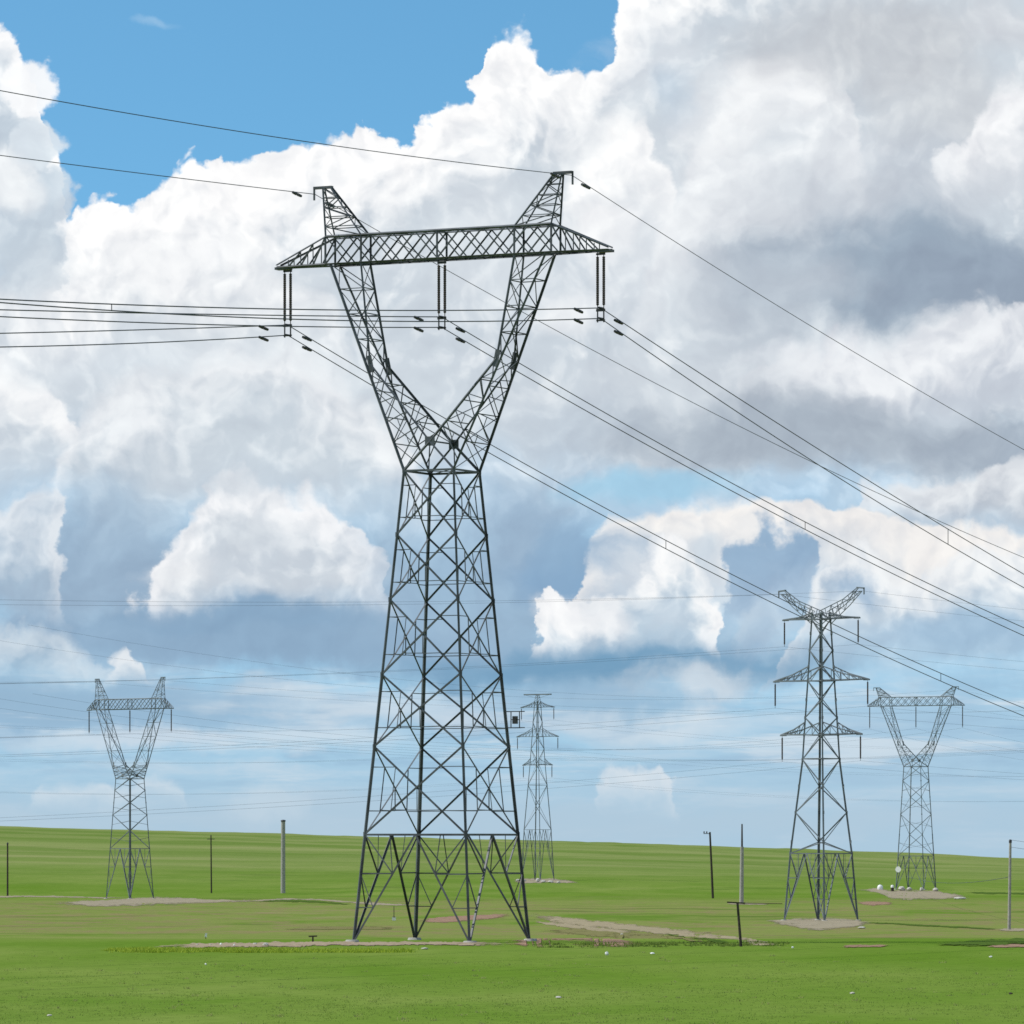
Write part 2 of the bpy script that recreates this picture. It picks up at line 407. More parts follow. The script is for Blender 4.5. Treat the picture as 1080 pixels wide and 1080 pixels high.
def lattice_body(root, levels, half, wl, wd, wr, mat, redundant=True, horizontals=(), leg_h=None, wb=None, foot=True, zig=False):
    """four legs, X panels above the leg section, K panels in it"""
    cs = [(-1, -1), (1, -1), (1, 1), (-1, 1)]
    P = lambda c, z: Vector((c[0] * half(z), c[1] * half(z), z))
    top = levels[-1]
    for c in cs:
        m = MB()
        zs = [0] + list(levels)
        for a, b in zip(zs[:-1], zs[1:]):
            m.angle(P(c, a), P(c, b), wl * (1.0 if b < top * 0.6 else 0.85) * (1.55 if c == (-1, 1) else 1.0), (-c[0], -c[1] * 0.999, 0.0))
        # gusset plates at the panel points
        for z in levels:
            p = P(c, z)
            m.bar(p + Vector((-c[0] * 0.02, 0, -wl * 0.9)), p + Vector((-c[0] * 0.02, 0, wl * 0.9)), 0.03, wl * 1.5, (c[0], 0, 0))
        m.build('leg', mat, root)
    for k in range(4):
        a, b = cs[k], cs[(k + 1) % 4]
        inn = Vector((-(a[0] + b[0]) / 2, -(a[1] + b[1]) / 2, 0))
        m = MB()
        for i, (z0, z1) in enumerate(zip(levels[:-1], levels[1:])):
            A0, B0, A1, B1 = P(a, z0), P(b, z0), P(a, z1), P(b, z1)
            if zig:
                if (i + k) % 2: A0, B0, A1, B1 = B0, A0, B1, A1
                m.angle(A0, B1, wd, inn)
                if redundant:
                    c_ = vl(A0, B1, .5)
                    m.angle(c_, vl(A0, A1, .62), wr, inn); m.angle(c_, vl(B0, B1, .38), wr, inn)
                continue
            m.angle(A0, B1, wd, inn); m.angle(B0 + inn * wd * 0.5, A1 + inn * wd * 0.5, wd, inn)
            if redundant:
                X = (half(z1) * vl(A0, B1, .5) * 1 + 0 * inn) / half(z1)
                t = half(z0) / (half(z0) + half(z1)); X = vl(A0, B1, t)
                for L0, L1, D0, D1 in ((A0, A1, A0, A1), (B0, B1, B0, B1)):
                    q0 = vl(D0, X, .5); q1 = vl(D1, X, .5)
                    lm = vl(L0, L1, t)
                    m.angle(q0, vl(L0, L1, t * .5), wr, inn); m.angle(q1, vl(L0, L1, t + (1 - t) * .5), wr, inn)
                    if k % 2 or D0 is A0: m.angle(q1, q0, wr, inn)
                m.angle(X, X + Vector((0, 0, -(z1 - z0) * .26)), wr, inn)
                m.angle(vl(A0, X, .52), X + Vector((0, 0, -(z1 - z0) * .26)), wr, inn); m.angle(vl(B0, X, .52), X + Vector((0, 0, -(z1 - z0) * .26)), wr, inn)
        m.build('face_bracing', mat, root)
        z = levels[0]
        m = MB()
        A, B = P(a, z), P(b, z); C = (A + B) / 2; fa, fb = P(a, 0), P(b, 0)
        m.angle(C, fa, wd * 1.2, inn); m.angle(C, fb, wd * 1.2, inn)
        for L0, L1 in ((fa, A), (fb, B)):
            t = 0.635
            m.angle(vl(L0, L1, t), vl(L0, C, t), wd * .8, inn)
            m.angle(L1, vl(L0, C, t), wd * .8, inn)
            m.angle(vl(L0, C, t), vl(A, B, .25 if L1 is A else .75), wr, inn)
            m.angle(vl(L0, L1, t), vl(L0, C, .32), wr * 1.2, inn)
            m.angle(vl(L0, L1, .32), vl(L0, C, .32), wr * 1.1, inn)
        m.build('leg_bracing', mat, root)
    for z in list(horizontals):
        m = MB()
        for k in range(4):
            m.angle(P(cs[k], z), P(cs[(k + 1) % 4], z), wb or wd, (0, 0, -1))
        m.angle(P(cs[0], z), P(cs[2], z), wr, (0, 0, -1)); m.angle(P(cs[1], z), P(cs[3], z) - Vector((0, 0, wr)), wr, (0, 0, -1))
        m.build('belt', mat, root)
    if foot:
        for c in cs:
            p = P(c, 0)
            m = MB()
            m.lathe((p.x + c[0] * .05, p.y + c[1] * .05, -1.1), [(0, .55), (0.85, .55), (1.0, .50), (1.22, .42), (1.25, .36)], 12)
            m.build('footing', CONCRETE, root)

def zigzag(m, A0, A1, B0, B1, n, w, cross=False, horiz=True, hint=None):
    for i in range(n):
        a0, a1 = vl(A0, A1, i / n), vl(A0, A1, (i + 1) / n)
        b0, b1 = vl(B0, B1, i / n), vl(B0, B1, (i + 1) / n)
        if cross:
            m.angle(a0, b1, w, hint); m.angle(b0, a1, w, hint)
        else:
            m.angle(a0, b1, w, hint) if i % 2 else m.angle(b0, a1, w, hint)
        if horiz and i: m.angle(a0, b0, w, hint)

def wineglass_tower(name, loc, phi, label, group, d):
    root = empty(name, loc, -phi)
    tag(root, label, 'tower', group)
    mat = d['mat']; k = d.get('k', 1.0)
    wl, wd, wr = d.get('wl', .17) * k, d.get('wd', .105) * k, d.get('wr', .052) * k
    hb, ht, top = d['hb'], d['ht'], d['top']
    half = lambda z: (d['s0'] - d['slope'] * z) / 2
    L = d['levels']; zt = L[-1]
    lattice_body(root, L, half, wl, wd, wr, mat, True, (L[0], zt), wb=wd * 1.25, zig=d.get('zig', False))
    hw = half(zt); wv = d['wv']; uo, ui, hk, uk, hv = d['uo'], d['ui'], d['hk'], d['uk'], d['hv']
    v_at = lambda z: lerp(hw, wv, (z - zt) / (hb - zt))
    for s in (-1, 1):
        arm = MB()
        oc = lambda z, v: Vector((s * lerp(hw, uo, (z - zt) / (hb - zt)), v * v_at(z), z))
        K = lambda v: Vector((s * uk, v * v_at(hk), hk))
        N = lambda v: Vector((0, v * v_at(hv), hv))
        IT = lambda v: Vector((s * ui, v * wv, hb))
        for v in (-1, 1):
            arm.angle(oc(zt, v), oc(hb, v), wl * .85, (-s, -v, 0))
            arm.angle(K(v), IT(v), wl * .75, (s, -v, 0))
            arm.angle(N(v), K(v), wl * .75, (s, -v, 0))
            arm.angle(Vector((-s * hw, v * hw, zt)), N(v), wl * .75, (s, -v, 0))
            # plates at the knee
            arm.bar(K(v) - Vector((s * .12, 0, .55)), K(v) + Vector((s * .12, 0, .55)), .05, .34 * k, (s, 0, 0))
            n = 5
            zo = lambda z: oc(z, v)
            hn = (0, -v, 0)
            zk2 = lerp(hk, hb, 0)
            # near and far faces of the lower arm
            prev = oc(zt, v)
            for i in range(1, n + 1):
                ti = i / n
                a = oc(lerp(zt + .6, hk, ti), v); b = vl(N(v), K(v), ti * .96)
                if i < n: arm.angle(a, b, wr * 1.1, hn)
                a0 = oc(lerp(zt + .6, hk, (i - 1) / n), v); b0 = vl(N(v), K(v), (i - 1) / n)
                arm.angle(a0, b, wr * 1.1, hn)
                if i in (1, 2): arm.angle(vl(a0, b, .5), vl(a, b, .5), wr * .8, hn)
            arm.angle(oc(zt + .05, v), N(v), wr * 1.3, hn)
            zigzag(arm, K(v), IT(v), oc(hk, v), oc(hb, v), 4, wr * 1.1, hint=hn)
        # outer and inner faces
        zigzag(arm, oc(zt, -1), oc(hk, -1), oc(zt, 1), oc(hk, 1), 4, wr * 1.2, True, True, (s, 0, 0))
        zigzag(arm, oc(hk, -1), oc(hb, -1), oc(hk, 1), oc(hb, 1), 4, wr * 1.2, False, True, (s, 0, 0))
        zigzag(arm, N(-1), K(-1), N(1), K(1), 4, wr * 1.2, False, True, (s, 0, 0))
        zigzag(arm, K(-1), IT(-1), K(1), IT(1), 4, wr * 1.2, True, True, (s, 0, 0))
        arm.build('upper_arm', mat, root)
    # the knot where both arms meet
    m = MB()
    for v in (-1, 1):
        p = Vector((0, v * v_at(hv), hv))
        m.bar(p - Vector((.35, 0, 0)), p + Vector((.35, 0, 0)), .05, .6 * k, (0, 0, 1))
        m.angle(p, Vector((0, v * hw, zt)), wr * 1.2)
    m.angle(Vector((0, -v_at(hv), hv)), Vector((0, v_at(hv), hv)), wd)
    m.build('waist_knot', mat, root)
    # crossbeam
    ub, tip = d['ub'], d['tip']
    m = MB()
    for v in (-1, 1):
        m.angle((-ub, v * wv, hb), (ub, v * wv, hb), wl * .8, (0, -v, 1))
        m.angle((-ub, v * wv, ht), (ub, v * wv, ht), wl * .8, (0, -v, -1))
        nb = d.get('bays', 10)
        for i in range(nb):
            a, b = lerp(-ub, ub, i / nb), lerp(-ub, ub, (i + 1) / nb)
            m.angle((a, v * wv, hb), (b, v * wv, ht), wd * .85, (0, -v, 0)); m.angle((a, v * wv * .97, ht), (b, v * wv * .97, hb), wd * .85, (0, -v, 0))
        for uu in (-ub, -ui, 0, ui, ub):
            m.angle((uu, v * wv, hb), (uu, v * wv, ht), wd, (0, -v, 0))
    for z in (hb, ht):
        zigzag(m, (-ub, -wv, z), (ub, -wv, z), (-ub, wv, z), (ub, wv, z), 12, wr, False, True, (0, 0, 1))
    m.build('crossbeam', mat, root)
    for s in (-1, 1):
        m = MB(); wt = .28
        for v in (-1, 1):
            m.angle((s * ub, v * wv, hb), (s * tip, v * wt, hb), wl * .75, (0, -v, 1))
            m.angle((s * ub, v * wv, ht), (s * tip, v * wt, hb + .16), wl * .65, (0, -v, -1))
            for i in range(1, 4):
                t0 = i / 4
                m.angle(vl((s * ub, v * wv, hb), (s * tip, v * wt, hb), t0), vl((s * ub, v * wv, ht), (s * tip, v * wt, hb), t0), wr, (0, -v, 0))
                m.angle(vl((s * ub, v * wv, hb), (s * tip, v * wt, hb), t0), vl((s * ub, v * wv, ht), (s * tip, v * wt, hb), (i - 1) / 4), wd * .8, (0, -v, 0))
        zigzag(m, (s * ub, -wv, hb), (s * tip, -wt, hb), (s * ub, wv, hb), (s * tip, wt, hb), 4, wr, False, True, (0, 0, 1))
        m.bar((s * (tip - .9), 0, hb - .06), (s * (tip + .12), 0, hb - .06), .6, .16, (0, 0, 1))
        m.build('arm_tip', mat, root)
        # earth wire peak
        pk = MB(); po, pi, pt = d['po'], d['pi'], .12
        for v in (-1, 1):
            pk.angle((s * ub, v * wv, ht), (s * po, v * pt, top), wl * .6, (-s, -v, 0))
            pk.angle((s * ui, v * wv, ht), (s * pi, v * pt, top), wl * .6, (s, -v, 0))
            zigzag(pk, Vector((s * ub, v * wv, ht)), Vector((s * po, v * pt, top)), Vector((s * ui, v * wv, ht)), Vector((s * pi, v * pt, top)), 5, wr * 1.1, hint=(0, -v, 0))
        zigzag(pk, Vector((s * ub, -wv, ht)), Vector((s * po, -pt, top)), Vector((s * ub, wv, ht)), Vector((s * po, pt, top)), 5, wr, hint=(s, 0, 0))
        zigzag(pk, Vector((s * ui, -wv, ht)), Vector((s * pi, -pt, top)), Vector((s * ui, wv, ht)), Vector((s * pi, pt, top)), 5, wr, hint=(s, 0, 0))
        pk.bar((s * (pi - .05), 0, top + .05), (s * d['pb'], 0, top + .05), .3, .16, (0, 0, 1))
        pk.bar((s * d['pb'], 0, top + .1), (s * d['pb'], 0, top - .75), .1, .1, (1, 0, 0))
        pk.build('earth_wire_peak', mat, root)
    return root

def insulator(loc, phi, length, label, group, double=0.0, rad=.085, axis='x'):
    """a suspension set hanging from an arm: one or two strings with yokes"""
    root = empty('insulator_set', loc, -phi)
    tag(root, label, 'insulator', group)
    offs = (-double / 2, double / 2) if double else (0,)
    for o in offs:
        m = MB(); prof = [(0, .03), (-.28, .03)]
        n = int((length - .6) / .14)
        z = -.30
        for i in range(n):
            prof += [(z, rad * .84), (z - .035, rad), (z - .06, rad * .96), (z - .075, rad * .84)]
            z -= (length - .6) / n
        prof += [(z, .03), (-length, .03)]
        prof = [(-p[0], p[1]) for p in prof]
        # lathe builds upwards; mirror downwards
        m2 = MB(); m2.lathe((0, 0, 0), prof, 8)
        p = (o, 0, 0) if axis == 'x' else (0, o, 0)
        m2.v = [(a + p[0], b + p[1], -c) for a, b, c in m2.v]
        m2.f = [tuple(reversed(f)) for f in m2.f]
        m2.build('insulator_string', PORCELAIN, root)
    if double:
        for z, nm in ((-.12, 'yoke_plate'), (-length, 'yoke_plate')):
            m = MB(); w = double / 2 + .1
            d = (1, 0, 0) if axis == 'x' else (0, 1, 0)
            m.bar((-w * d[0], -w * d[1], z), (w * d[0], w * d[1], z), .06, .13, (0, 0, 1))
            m.build(nm, FITTING, root)
    return root

# --- the big tower ---------------------------------------------------
PHI = R(27)
D0 = 350.0
X0 = (466 - 540) / FOC * D0
MAIN = dict(mat=STEEL, s0=8.45, slope=.1578, levels=[6.94, 12.6, 17.25, 22.1, 26.3, 30.45], hb=44.2, ht=46.0, top=49.25, wv=.65,
            uo=7.9, ui=5.6, hk=37.5, uk=4.6, hv=32.3, ub=8.25, tip=12.15, po=8.75, pi=8.15, pb=9.45)
main = wineglass_tower('transmission_tower', (X0, D0, 0), PHI, 'biggest and nearest lattice tower, Y shaped with a long crossbeam, in the middle', 'wineglass shaped towers', MAIN)
# dark cage box carried on a bracket off the right rear leg
bz = (993 - 759) / 16.286
hb_ = (8.45 - .1578 * bz) / 2
c = Vector((hb_, hb_, bz))
for dz in (.55, -.5):
    m = MB(); m.bar(c + Vector((-.05, 0, dz)), c + Vector((1.35, 0, dz)), .06, .06, (0, 0, 1))
    m.build('bracket', FITTING, main)
m = MB()
m.bar(c + Vector((.52, 0, 0)), c + Vector((.80, 0, 0)), .26, .5, (0, 0, 1))
for k in (.36, .98):
    m.bar(c + Vector((k, 0, -.5)), c + Vector((k, 0, .55)), .05, .05, (1, 0, 0))
m.bar(c + Vector((.36, 0, .02)), c + Vector((.98, 0, .02)), .05, .05, (0, 0, 1))
m.build('equipment_box', FITTING, main)

def main_pt(u_, v_, z_):
    s, c_ = math.sin(PHI), math.cos(PHI)
    return Vector((X0 + u_ * c_ + v_ * s, D0 - u_ * s + v_ * c_, z_))

# conductors of the big tower: one parabola per wire and span
def span_pts(A, phi, tr, tl, cr, cl, z0, lift=0.0):
    s, c_ = math.sin(phi), math.cos(phi)
    pts = []
    for t in np.concatenate([np.linspace(tl, -1e-3, 60), np.linspace(0, tr, 90)]):
        k = cr if t >= 0 else cl
        pts.append(Vector((A.x + s * t, A.y + c_ * t, z0 + k[0] * t + k[1] * t * t)))
    return pts
def at_t(A, phi, t, cr, cl, z0):
    s, c_ = math.sin(phi), math.cos(phi); k = cr if t >= 0 else cl
    return Vector((A.x + s * t, A.y + c_ * t, z0 + k[0] * t + k[1] * t * t))
def damper(p, phi):
    m = MB(); d = Vector((math.sin(phi), math.cos(phi), -.12)).normalized()
    q = p - Vector((0, 0, .13))
    m.cone(q - d * .55, q - d * .12, .09, .11, 8); m.cone(q + d * .12, q + d * .55, .11, .09, 8)
    m.bar(q - d * .5, q + d * .5, .04, .04); m.bar(q, p, .07, .07)
    return m
PHASES = [
    ('left', -11.45, ((-.214, .00033), (.1032, .00012)), ((-.2128, .00032), (.1163, .00037)), 40.42, 39.75),
    ('middle', 0.0, ((-.1952, .00032), (.0839, .0001)), ((-.1908, .00028), (.0863, .00025)), 40.45, 39.77),
    ('right', 11.45, ((-.2050, .00022), (.1004, .00027)), ((-.2237, .00041), (.1034, .00041)), 40.52, 39.85),
]
WR = .034
for nm, uu, up, lo, zu, zl in PHASES:
    A = main_pt(uu, 0, 0)
    root = empty('conductor_bundle', (A.x, A.y, zu))
    tag(root, f'pair of dark power cables strung through the {nm} insulators of the big middle tower', 'power cable', 'cable pairs of the big tower')
    for (cr, cl), z0 in ((up, zu), (lo, zl)):
        m = MB(); m.tube(span_pts(A, PHI, 330, -230, cr, cl, z0), WR, 6)
        m.v = [(a - A.x, b - A.y, c - zu) for a, b, c in m.v]
        m.build('cable', CABLE, root)
        for t in (2.6, -3.2):
            m = damper(at_t(A, PHI, t, cr, cl, z0), PHI)
            m.v = [(a - A.x, b - A.y, c - zu) for a, b, c in m.v]
            m.build('damper', FITTING, root)
    for t in (58, 112, 170, -60):
        p = at_t(A, PHI, t, up[0], up[1], zu); q = at_t(A, PHI, t, lo[0], lo[1], zl)
        m = MB(); m.bar(p, q, .045, .045)
        m.v = [(a - A.x, b - A.y, c - zu) for a, b, c in m.v]
        m.build('spacer', FITTING, root)
    r = insulator(main_pt(uu, 0, MAIN['hb'] - .12), PHI, 3.72,
                  {'left': 'twin insulator strings hanging from the left tip of the big tower', 'middle': 'twin insulator strings hanging mid beam in the big tower',
                   'right': 'twin insulator strings hanging from the right tip of the big tower'}[nm], 'twin insulator strings of the big tower', .44, .105)
    m = MB()
    for o in (-.22, .22):
        m.bar((o, 0, -3.65), (o, 0, -4.48), .07, .07, (1, 0, 0))
    for z in (-3.66, -4.35):
        m.bar((-.3, 0, z), (.3, 0, z), .07, .11, (0, 0, 1))
    for z in (zu, zl):
        zz = z - (MAIN['hb'] - .12)
        m.cone((-.0, -.3, zz), (0, .3, zz), .07, .07, 8)
    m.build('clamp_frame', FITTING, r)
for nm, uu, k, z0 in (('left', -9.4, ((-.1782, .00028), (.0500, .0001)), 48.9), ('right', 9.4, ((-.1806, .00026), (.0634, .00029)), 49.1)):
    A = main_pt(uu, 0, 0)
    m = MB(); m.tube(span_pts(A, PHI, 330, -230, k[0], k[1], z0), .025, 6)
    d1 = damper(at_t(A, PHI, 2.0, k[0], k[1], z0), PHI); m.add(d1.v, d1.f)
    d1 = damper(at_t(A, PHI, -2.4, k[0], k[1], z0), PHI); m.add(d1.v, d1.f)
    o = m.build('earth_wire', CABLE)
    tag(o, f'thin earth wire running over the {nm} horn of the big middle tower', 'earth wire', 'earth wires of the big tower')

# --- the smaller towers ------------------------------------------------
def copy_with(d, **k):
    e = dict(d); e.update(k); return e
def far_wire(name, A, phi, tr, tl, sr, sl, rad, label, cat, group):
    m = MB(); m.tube(span_pts(A, phi, tr, tl, sr, sl, A.z), rad, 4)
    return tag(m.build(name, CABLE), label, cat, group)

def place(px, py): return ground(px, py)
# left wineglass tower
p = place(137, 948); HL = 236 * p.y / FOC
LPHI = R(42)
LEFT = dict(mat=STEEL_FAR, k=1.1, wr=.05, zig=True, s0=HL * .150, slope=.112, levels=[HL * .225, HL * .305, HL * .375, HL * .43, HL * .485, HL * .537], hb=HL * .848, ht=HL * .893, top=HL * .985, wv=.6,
            uo=HL * .262, ui=HL * .185, hk=HL * .62, uk=HL * .063, hv=HL * .552, ub=HL * .212, tip=HL * .272, po=HL * .262, pi=HL * .222, pb=HL * .268, bays=9)
LEFT['uo'] = HL * .205; LEFT['ui'] = HL * .150; LEFT['hk'] = HL * .60; LEFT['uk'] = HL * .066; LEFT['po'] = HL * .215; LEFT['pi'] = HL * .200; LEFT['pb'] = HL * .224
left_t = wineglass_tower('transmission_tower', p, LPHI, 'small distant Y shaped lattice tower on the left side of the field', 'wineglass shaped towers', LEFT)
def local(root, phi, u_, v_, z_):
    s, c_ = math.sin(phi), math.cos(phi)
    return Vector((root.location.x + u_ * c_ + v_ * s, root.location.y - u_ * s + v_ * c_, root.location.z + z_))
def hang(root, phi, spots, length, what, sr, sl, rad, tr, tl, group):
    for nm, uu, zz in spots:
        q = local(root, phi, uu, 0, zz)
        insulator(q, phi, length, f'insulator string at the {nm} of {what}', 'insulator strings of ' + group, 0, .13)
        A = q - Vector((0, 0, length))
        far_wire('power_line', A, phi, tr, tl, sr, sl, rad, f'thin power line through the {nm} of {what}', 'power line', 'power lines of ' + group)
hang(left_t, LPHI, [('left arm tip', -LEFT['tip'] * .97, LEFT['hb']), ('beam middle', 0, LEFT['hb']), ('right arm tip', LEFT['tip'] * .97, LEFT['hb'])],
     HL * .108, 'the left Y tower', (-.050, .00016), (.045, .00015), .014, 420, -330, 'the left Y tower')
for nm, s in (('left', -1), ('right', 1)):
    far_wire('earth_wire', local(left_t, LPHI, s * LEFT['pb'], 0, LEFT['top'] - .6), LPHI, 420, -330, (-.04, .00012), (.035, .0001), .013, f'thin earth wire over the {nm} horn of the left Y tower', 'earth wire', 'earth wires of the left Y tower')

# right wineglass tower
p = place(966, 938); HR = 214 * p.y / FOC
RPHI = R(28)
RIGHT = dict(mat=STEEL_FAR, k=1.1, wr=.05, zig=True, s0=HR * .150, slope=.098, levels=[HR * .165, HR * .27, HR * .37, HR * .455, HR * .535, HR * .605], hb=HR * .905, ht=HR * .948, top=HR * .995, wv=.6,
             uo=HR * .185, ui=HR * .135, hk=HR * .72, uk=HR * .082, hv=HR * .635, ub=HR * .195, tip=HR * .257, po=HR * .215, pi=HR * .195, pb=HR * .228, bays=10)
right_t = wineglass_tower('transmission_tower', p, RPHI, 'small distant Y shaped lattice tower on the far right', 'wineglass shaped towers', RIGHT)
hang(right_t, RPHI, [('left arm tip', -RIGHT['tip'] * .97, RIGHT['hb']), ('beam middle', 0, RIGHT['hb']), ('right arm tip', RIGHT['tip'] * .97, RIGHT['hb'])],
     HR * .112, 'the right Y tower', (-.085, .0002), (.075, .00017), .014, 420, -420, 'the right Y tower')
for nm, s in (('left', -1), ('right', 1)):
    far_wire('earth_wire', local(right_t, RPHI, s * RIGHT['pb'], 0, RIGHT['top'] - .6), RPHI, 420, -420, (-.07, .0002), (.06, .00015), .013, f'thin earth wire over the {nm} horn of the right Y tower', 'earth wire', 'earth wires of the right Y tower')
m = MB()
q = Vector((-HR * .075 * .8, -HR * .075, 21 / 213 * HR))
m.cone(q + Vector((0, -.25, 0)), q + Vector((0, .1, 0)), .75, .55, 14)
m.build('dish', WHITE, right_t)

def three_arm_tower(loc, phi, label, H, arms, widths, levels, belts, k, peak, mat, group):
    root = empty('transmission_tower', loc, -phi)
    tag(root, label, 'tower', group)
    zs = [a[0] for a in widths]; ws = [a[1] / 2 for a in widths]
    half = lambda z: float(np.interp(z, zs, ws))
    wl, wd, wr = .24 * k, .13 * k, .065 * k
    lattice_body(root, levels, half, wl, wd, wr, mat, False, belts, wb=wd * 1.1, zig=True)
    for (zb, za, tipu) in arms:
        for s in (-1, 1):
            m = MB()
            for v in (-1, 1):
                b0 = Vector((s * half(zb), v * half(zb), zb)); a0 = Vector((s * half(za), v * half(za), za)); e = Vector((s * tipu, v * .18, zb + .05))
                m.angle(b0, e, wd * 1.3, (0, 0, 1)); 
                mid = vl(a0, e, .45) + Vector((0, 0, -.22))
                m.angle(a0, mid, wd * 1.1, (0, 0, 1)); m.angle(mid, e, wd * 1.1, (0, 0, 1))
                for i in range(1, 5):
                    m.angle(vl(b0, e, i / 5), vl(a0, e, i / 5) + Vector((0, 0, -.12)), wr, (0, v, 0))
                    m.angle(vl(b0, e, i / 5), vl(a0, e, (i - 1) / 5) + Vector((0, 0, -.1 if i > 1 else 0)), wr, (0, v, 0))
            zigzag(m, Vector((s * half(zb), -half(zb), zb)), Vector((s * tipu, -.18, zb)), Vector((s * half(zb), half(zb), zb)), Vector((s * tipu, .18, zb)), 5, wr, hint=(0, 0, 1))
            m.bar((s * (tipu - .8), 0, zb), (s * (tipu + .2), 0, zb), .36, .2, (0, 0, 1))
            m.build('crossarm', mat, root)
    zt = levels[-1]; h = half(zt)
    if peak[0] == 'ears':
        for s in (-1, 1):
            m = MB(); tu, tz = peak[1], peak[2]
            e = Vector((s * tu, 0, tz))
            ends = []
            for v in (-1, 1):
                b0 = Vector((s * h, v * h, zt - 1.6)); a0 = Vector((s * h * .4, v * h, zt + .25)); kx = Vector((s * lerp(h, tu, .6), v * h * .6, lerp(zt - .8, tz, .45)))
                ka = kx + Vector((-s * .3, 0, .85))
                m.angle(b0, kx, wd, (0, 0, 1)); m.angle(kx, e + Vector((0, v * .15, -.3)), wd, (0, 0, 1))
                m.angle(a0, ka, wd, (0, 0, 1)); m.angle(ka, e + Vector((-s * .55, v * .15, .25)), wd, (0, 0, 1))
                zigzag(m, b0, kx, a0, ka, 4, wr, hint=(0, v, 0)); zigzag(m, kx, e + Vector((0, v * .15, -.3)), ka, e + Vector((-s * .55, v * .15, .2)), 3, wr, hint=(0, v, 0))
            m.bar(e + Vector((-s * .8, 0, .25)), e + Vector((s * .5, 0, .12)), .35, .2, (0, 0, 1))
            m.bar(e + Vector((s * .5, 0, .2)), e + Vector((s * .5, 0, -.8)), .14, .14, (1, 0, 0))
            m.build('earth_wire_peak', mat, root)
    else:
        m = MB(); tu, tz = peak[1], peak[2]
        for c in ((-1, -1), (1, -1), (1, 1), (-1, 1)):
            m.angle((c[0] * h, c[1] * h, zt), (c[0] * .3, c[1] * .3, tz), wd * 1.2)
        for i in range(3):
            z0 = lerp(zt, tz, i / 3); z1 = lerp(zt, tz, (i + 1) / 3); a = lerp(h, .3, i / 3); b = lerp(h, .3, (i + 1) / 3)
            for v in (-1, 1): m.angle((-a, v * a, z0), (b, v * b, z1), wr); m.angle((v * a, -a, z0), (v * b, b, z1), wr)
        m.bar((-tu, 0, tz), (tu, 0, tz), .5, .32, (0, 0, 1))
        for s in (-1, 1): m.angle((s * tu, 0, tz), (s * .3, 0, tz - 1.0), wr)
        m.build('earth_wire_peak', mat, root)
    return root

# three armed tower on the right
p = place(866, 971); S = p.y / FOC
TP = R(43)
W3 = [(0, 7.75), (10, 6.5), (24, 3.9), (27.5, 3.6), (36.5, 2.75), (46, 1.9), (60, 1.9)]
sc_ = S * 7.12
Z3 = lambda y: (971 - y) * S
W3 = [(a * sc_, b * sc_) for a, b in W3]
cosT = math.cos(TP)
three = three_arm_tower(p, TP, 'tall lattice tower with three tiers of arms right of the biggest tower', 0,
        [(Z3(775), Z3(762), 39.7 * S / cosT), (Z3(718), Z3(703), 46.8 * S / cosT), (Z3(653), Z3(646.5), 37.4 * S / cosT)],
        W3, [Z3(v) for v in (900, 888, 857, 829, 801, 775, 757, 738, 718, 703, 686, 668, 653, 647)], (Z3(900), Z3(800), Z3(775), Z3(718), Z3(653)), 1.05,
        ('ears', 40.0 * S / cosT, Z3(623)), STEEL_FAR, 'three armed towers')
def hang3(root, phi, rows, ln, what, sr, sl, rad, tr, tl):
    for tier, z_, tu in rows:
        for side, s in (('left', -1), ('right', 1)):
            q = local(root, phi, s * tu, 0, z_ - .05)
            insulator(q, phi, ln, f'insulator string at the {side} end of the {tier} arm of {what}', 'insulator strings of ' + what, 0, .12)
            far_wire('power_line', q - Vector((0, 0, ln)), phi, tr, tl, sr, sl, rad, f'thin power line at the {side} end of the {tier} arm of {what}', 'power line', 'power lines of ' + what)
hang3(three, TP, [('bottom', Z3(775), 39.2 * S / cosT), ('middle', Z3(718), 46.3 * S / cosT), ('top', Z3(653), 36.9 * S / cosT)], 27.5 * S, 'the three armed tower',
      (-.045, .00012), (.075, .00012), .011, 500, -300)
for nm, s in (('left', -1), ('right', 1)):
    far_wire('earth_wire', local(three, TP, s * 41 * S / cosT, 0, Z3(625)), TP, 500, -300, (-.045, .00012), (.06, .00012), .012, f'thin earth wire over the {nm} ear of the three armed tower', 'earth wire', 'earth wires of the three armed tower')

# far slender tower behind the big one
p = place(567, 928.5); S = p.y / FOC; FP = R(36); cosF = math.cos(FP)
Z4 = lambda y: (928.5 - y) * S
far = three_arm_tower(p, FP, 'slender faraway lattice tower with flat top bar just right of the biggest tower', 0,
        [(Z4(807), Z4(800), 15.2 * S / cosF), (Z4(777), Z4(768), 21.5 * S / cosF), (Z4(746), Z4(740), 17.2 * S / cosF)],
        [(0, 25 * S), (Z4(875), 20.5 * S), (Z4(806), 11.5 * S), (Z4(777), 8.5 * S), (Z4(740), 4.6 * S), (Z4(700), 4.6 * S)],
        [Z4(v) for v in (875, 850, 828, 806, 790, 777, 762, 746, 740)], (Z4(875), Z4(828), Z4(806), Z4(777), Z4(746)), 0.8,
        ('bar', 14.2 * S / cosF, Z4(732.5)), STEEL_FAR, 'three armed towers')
hang3(far, FP, [('bottom', Z4(807), 15.0 * S / cosF), ('middle', Z4(777), 21.2 * S / cosF), ('top', Z4(746), 17.0 * S / cosF)], 13.5 * S, 'the far slender tower',
      (-.05, .00012), (.06, .00016), .012, 400, -380)

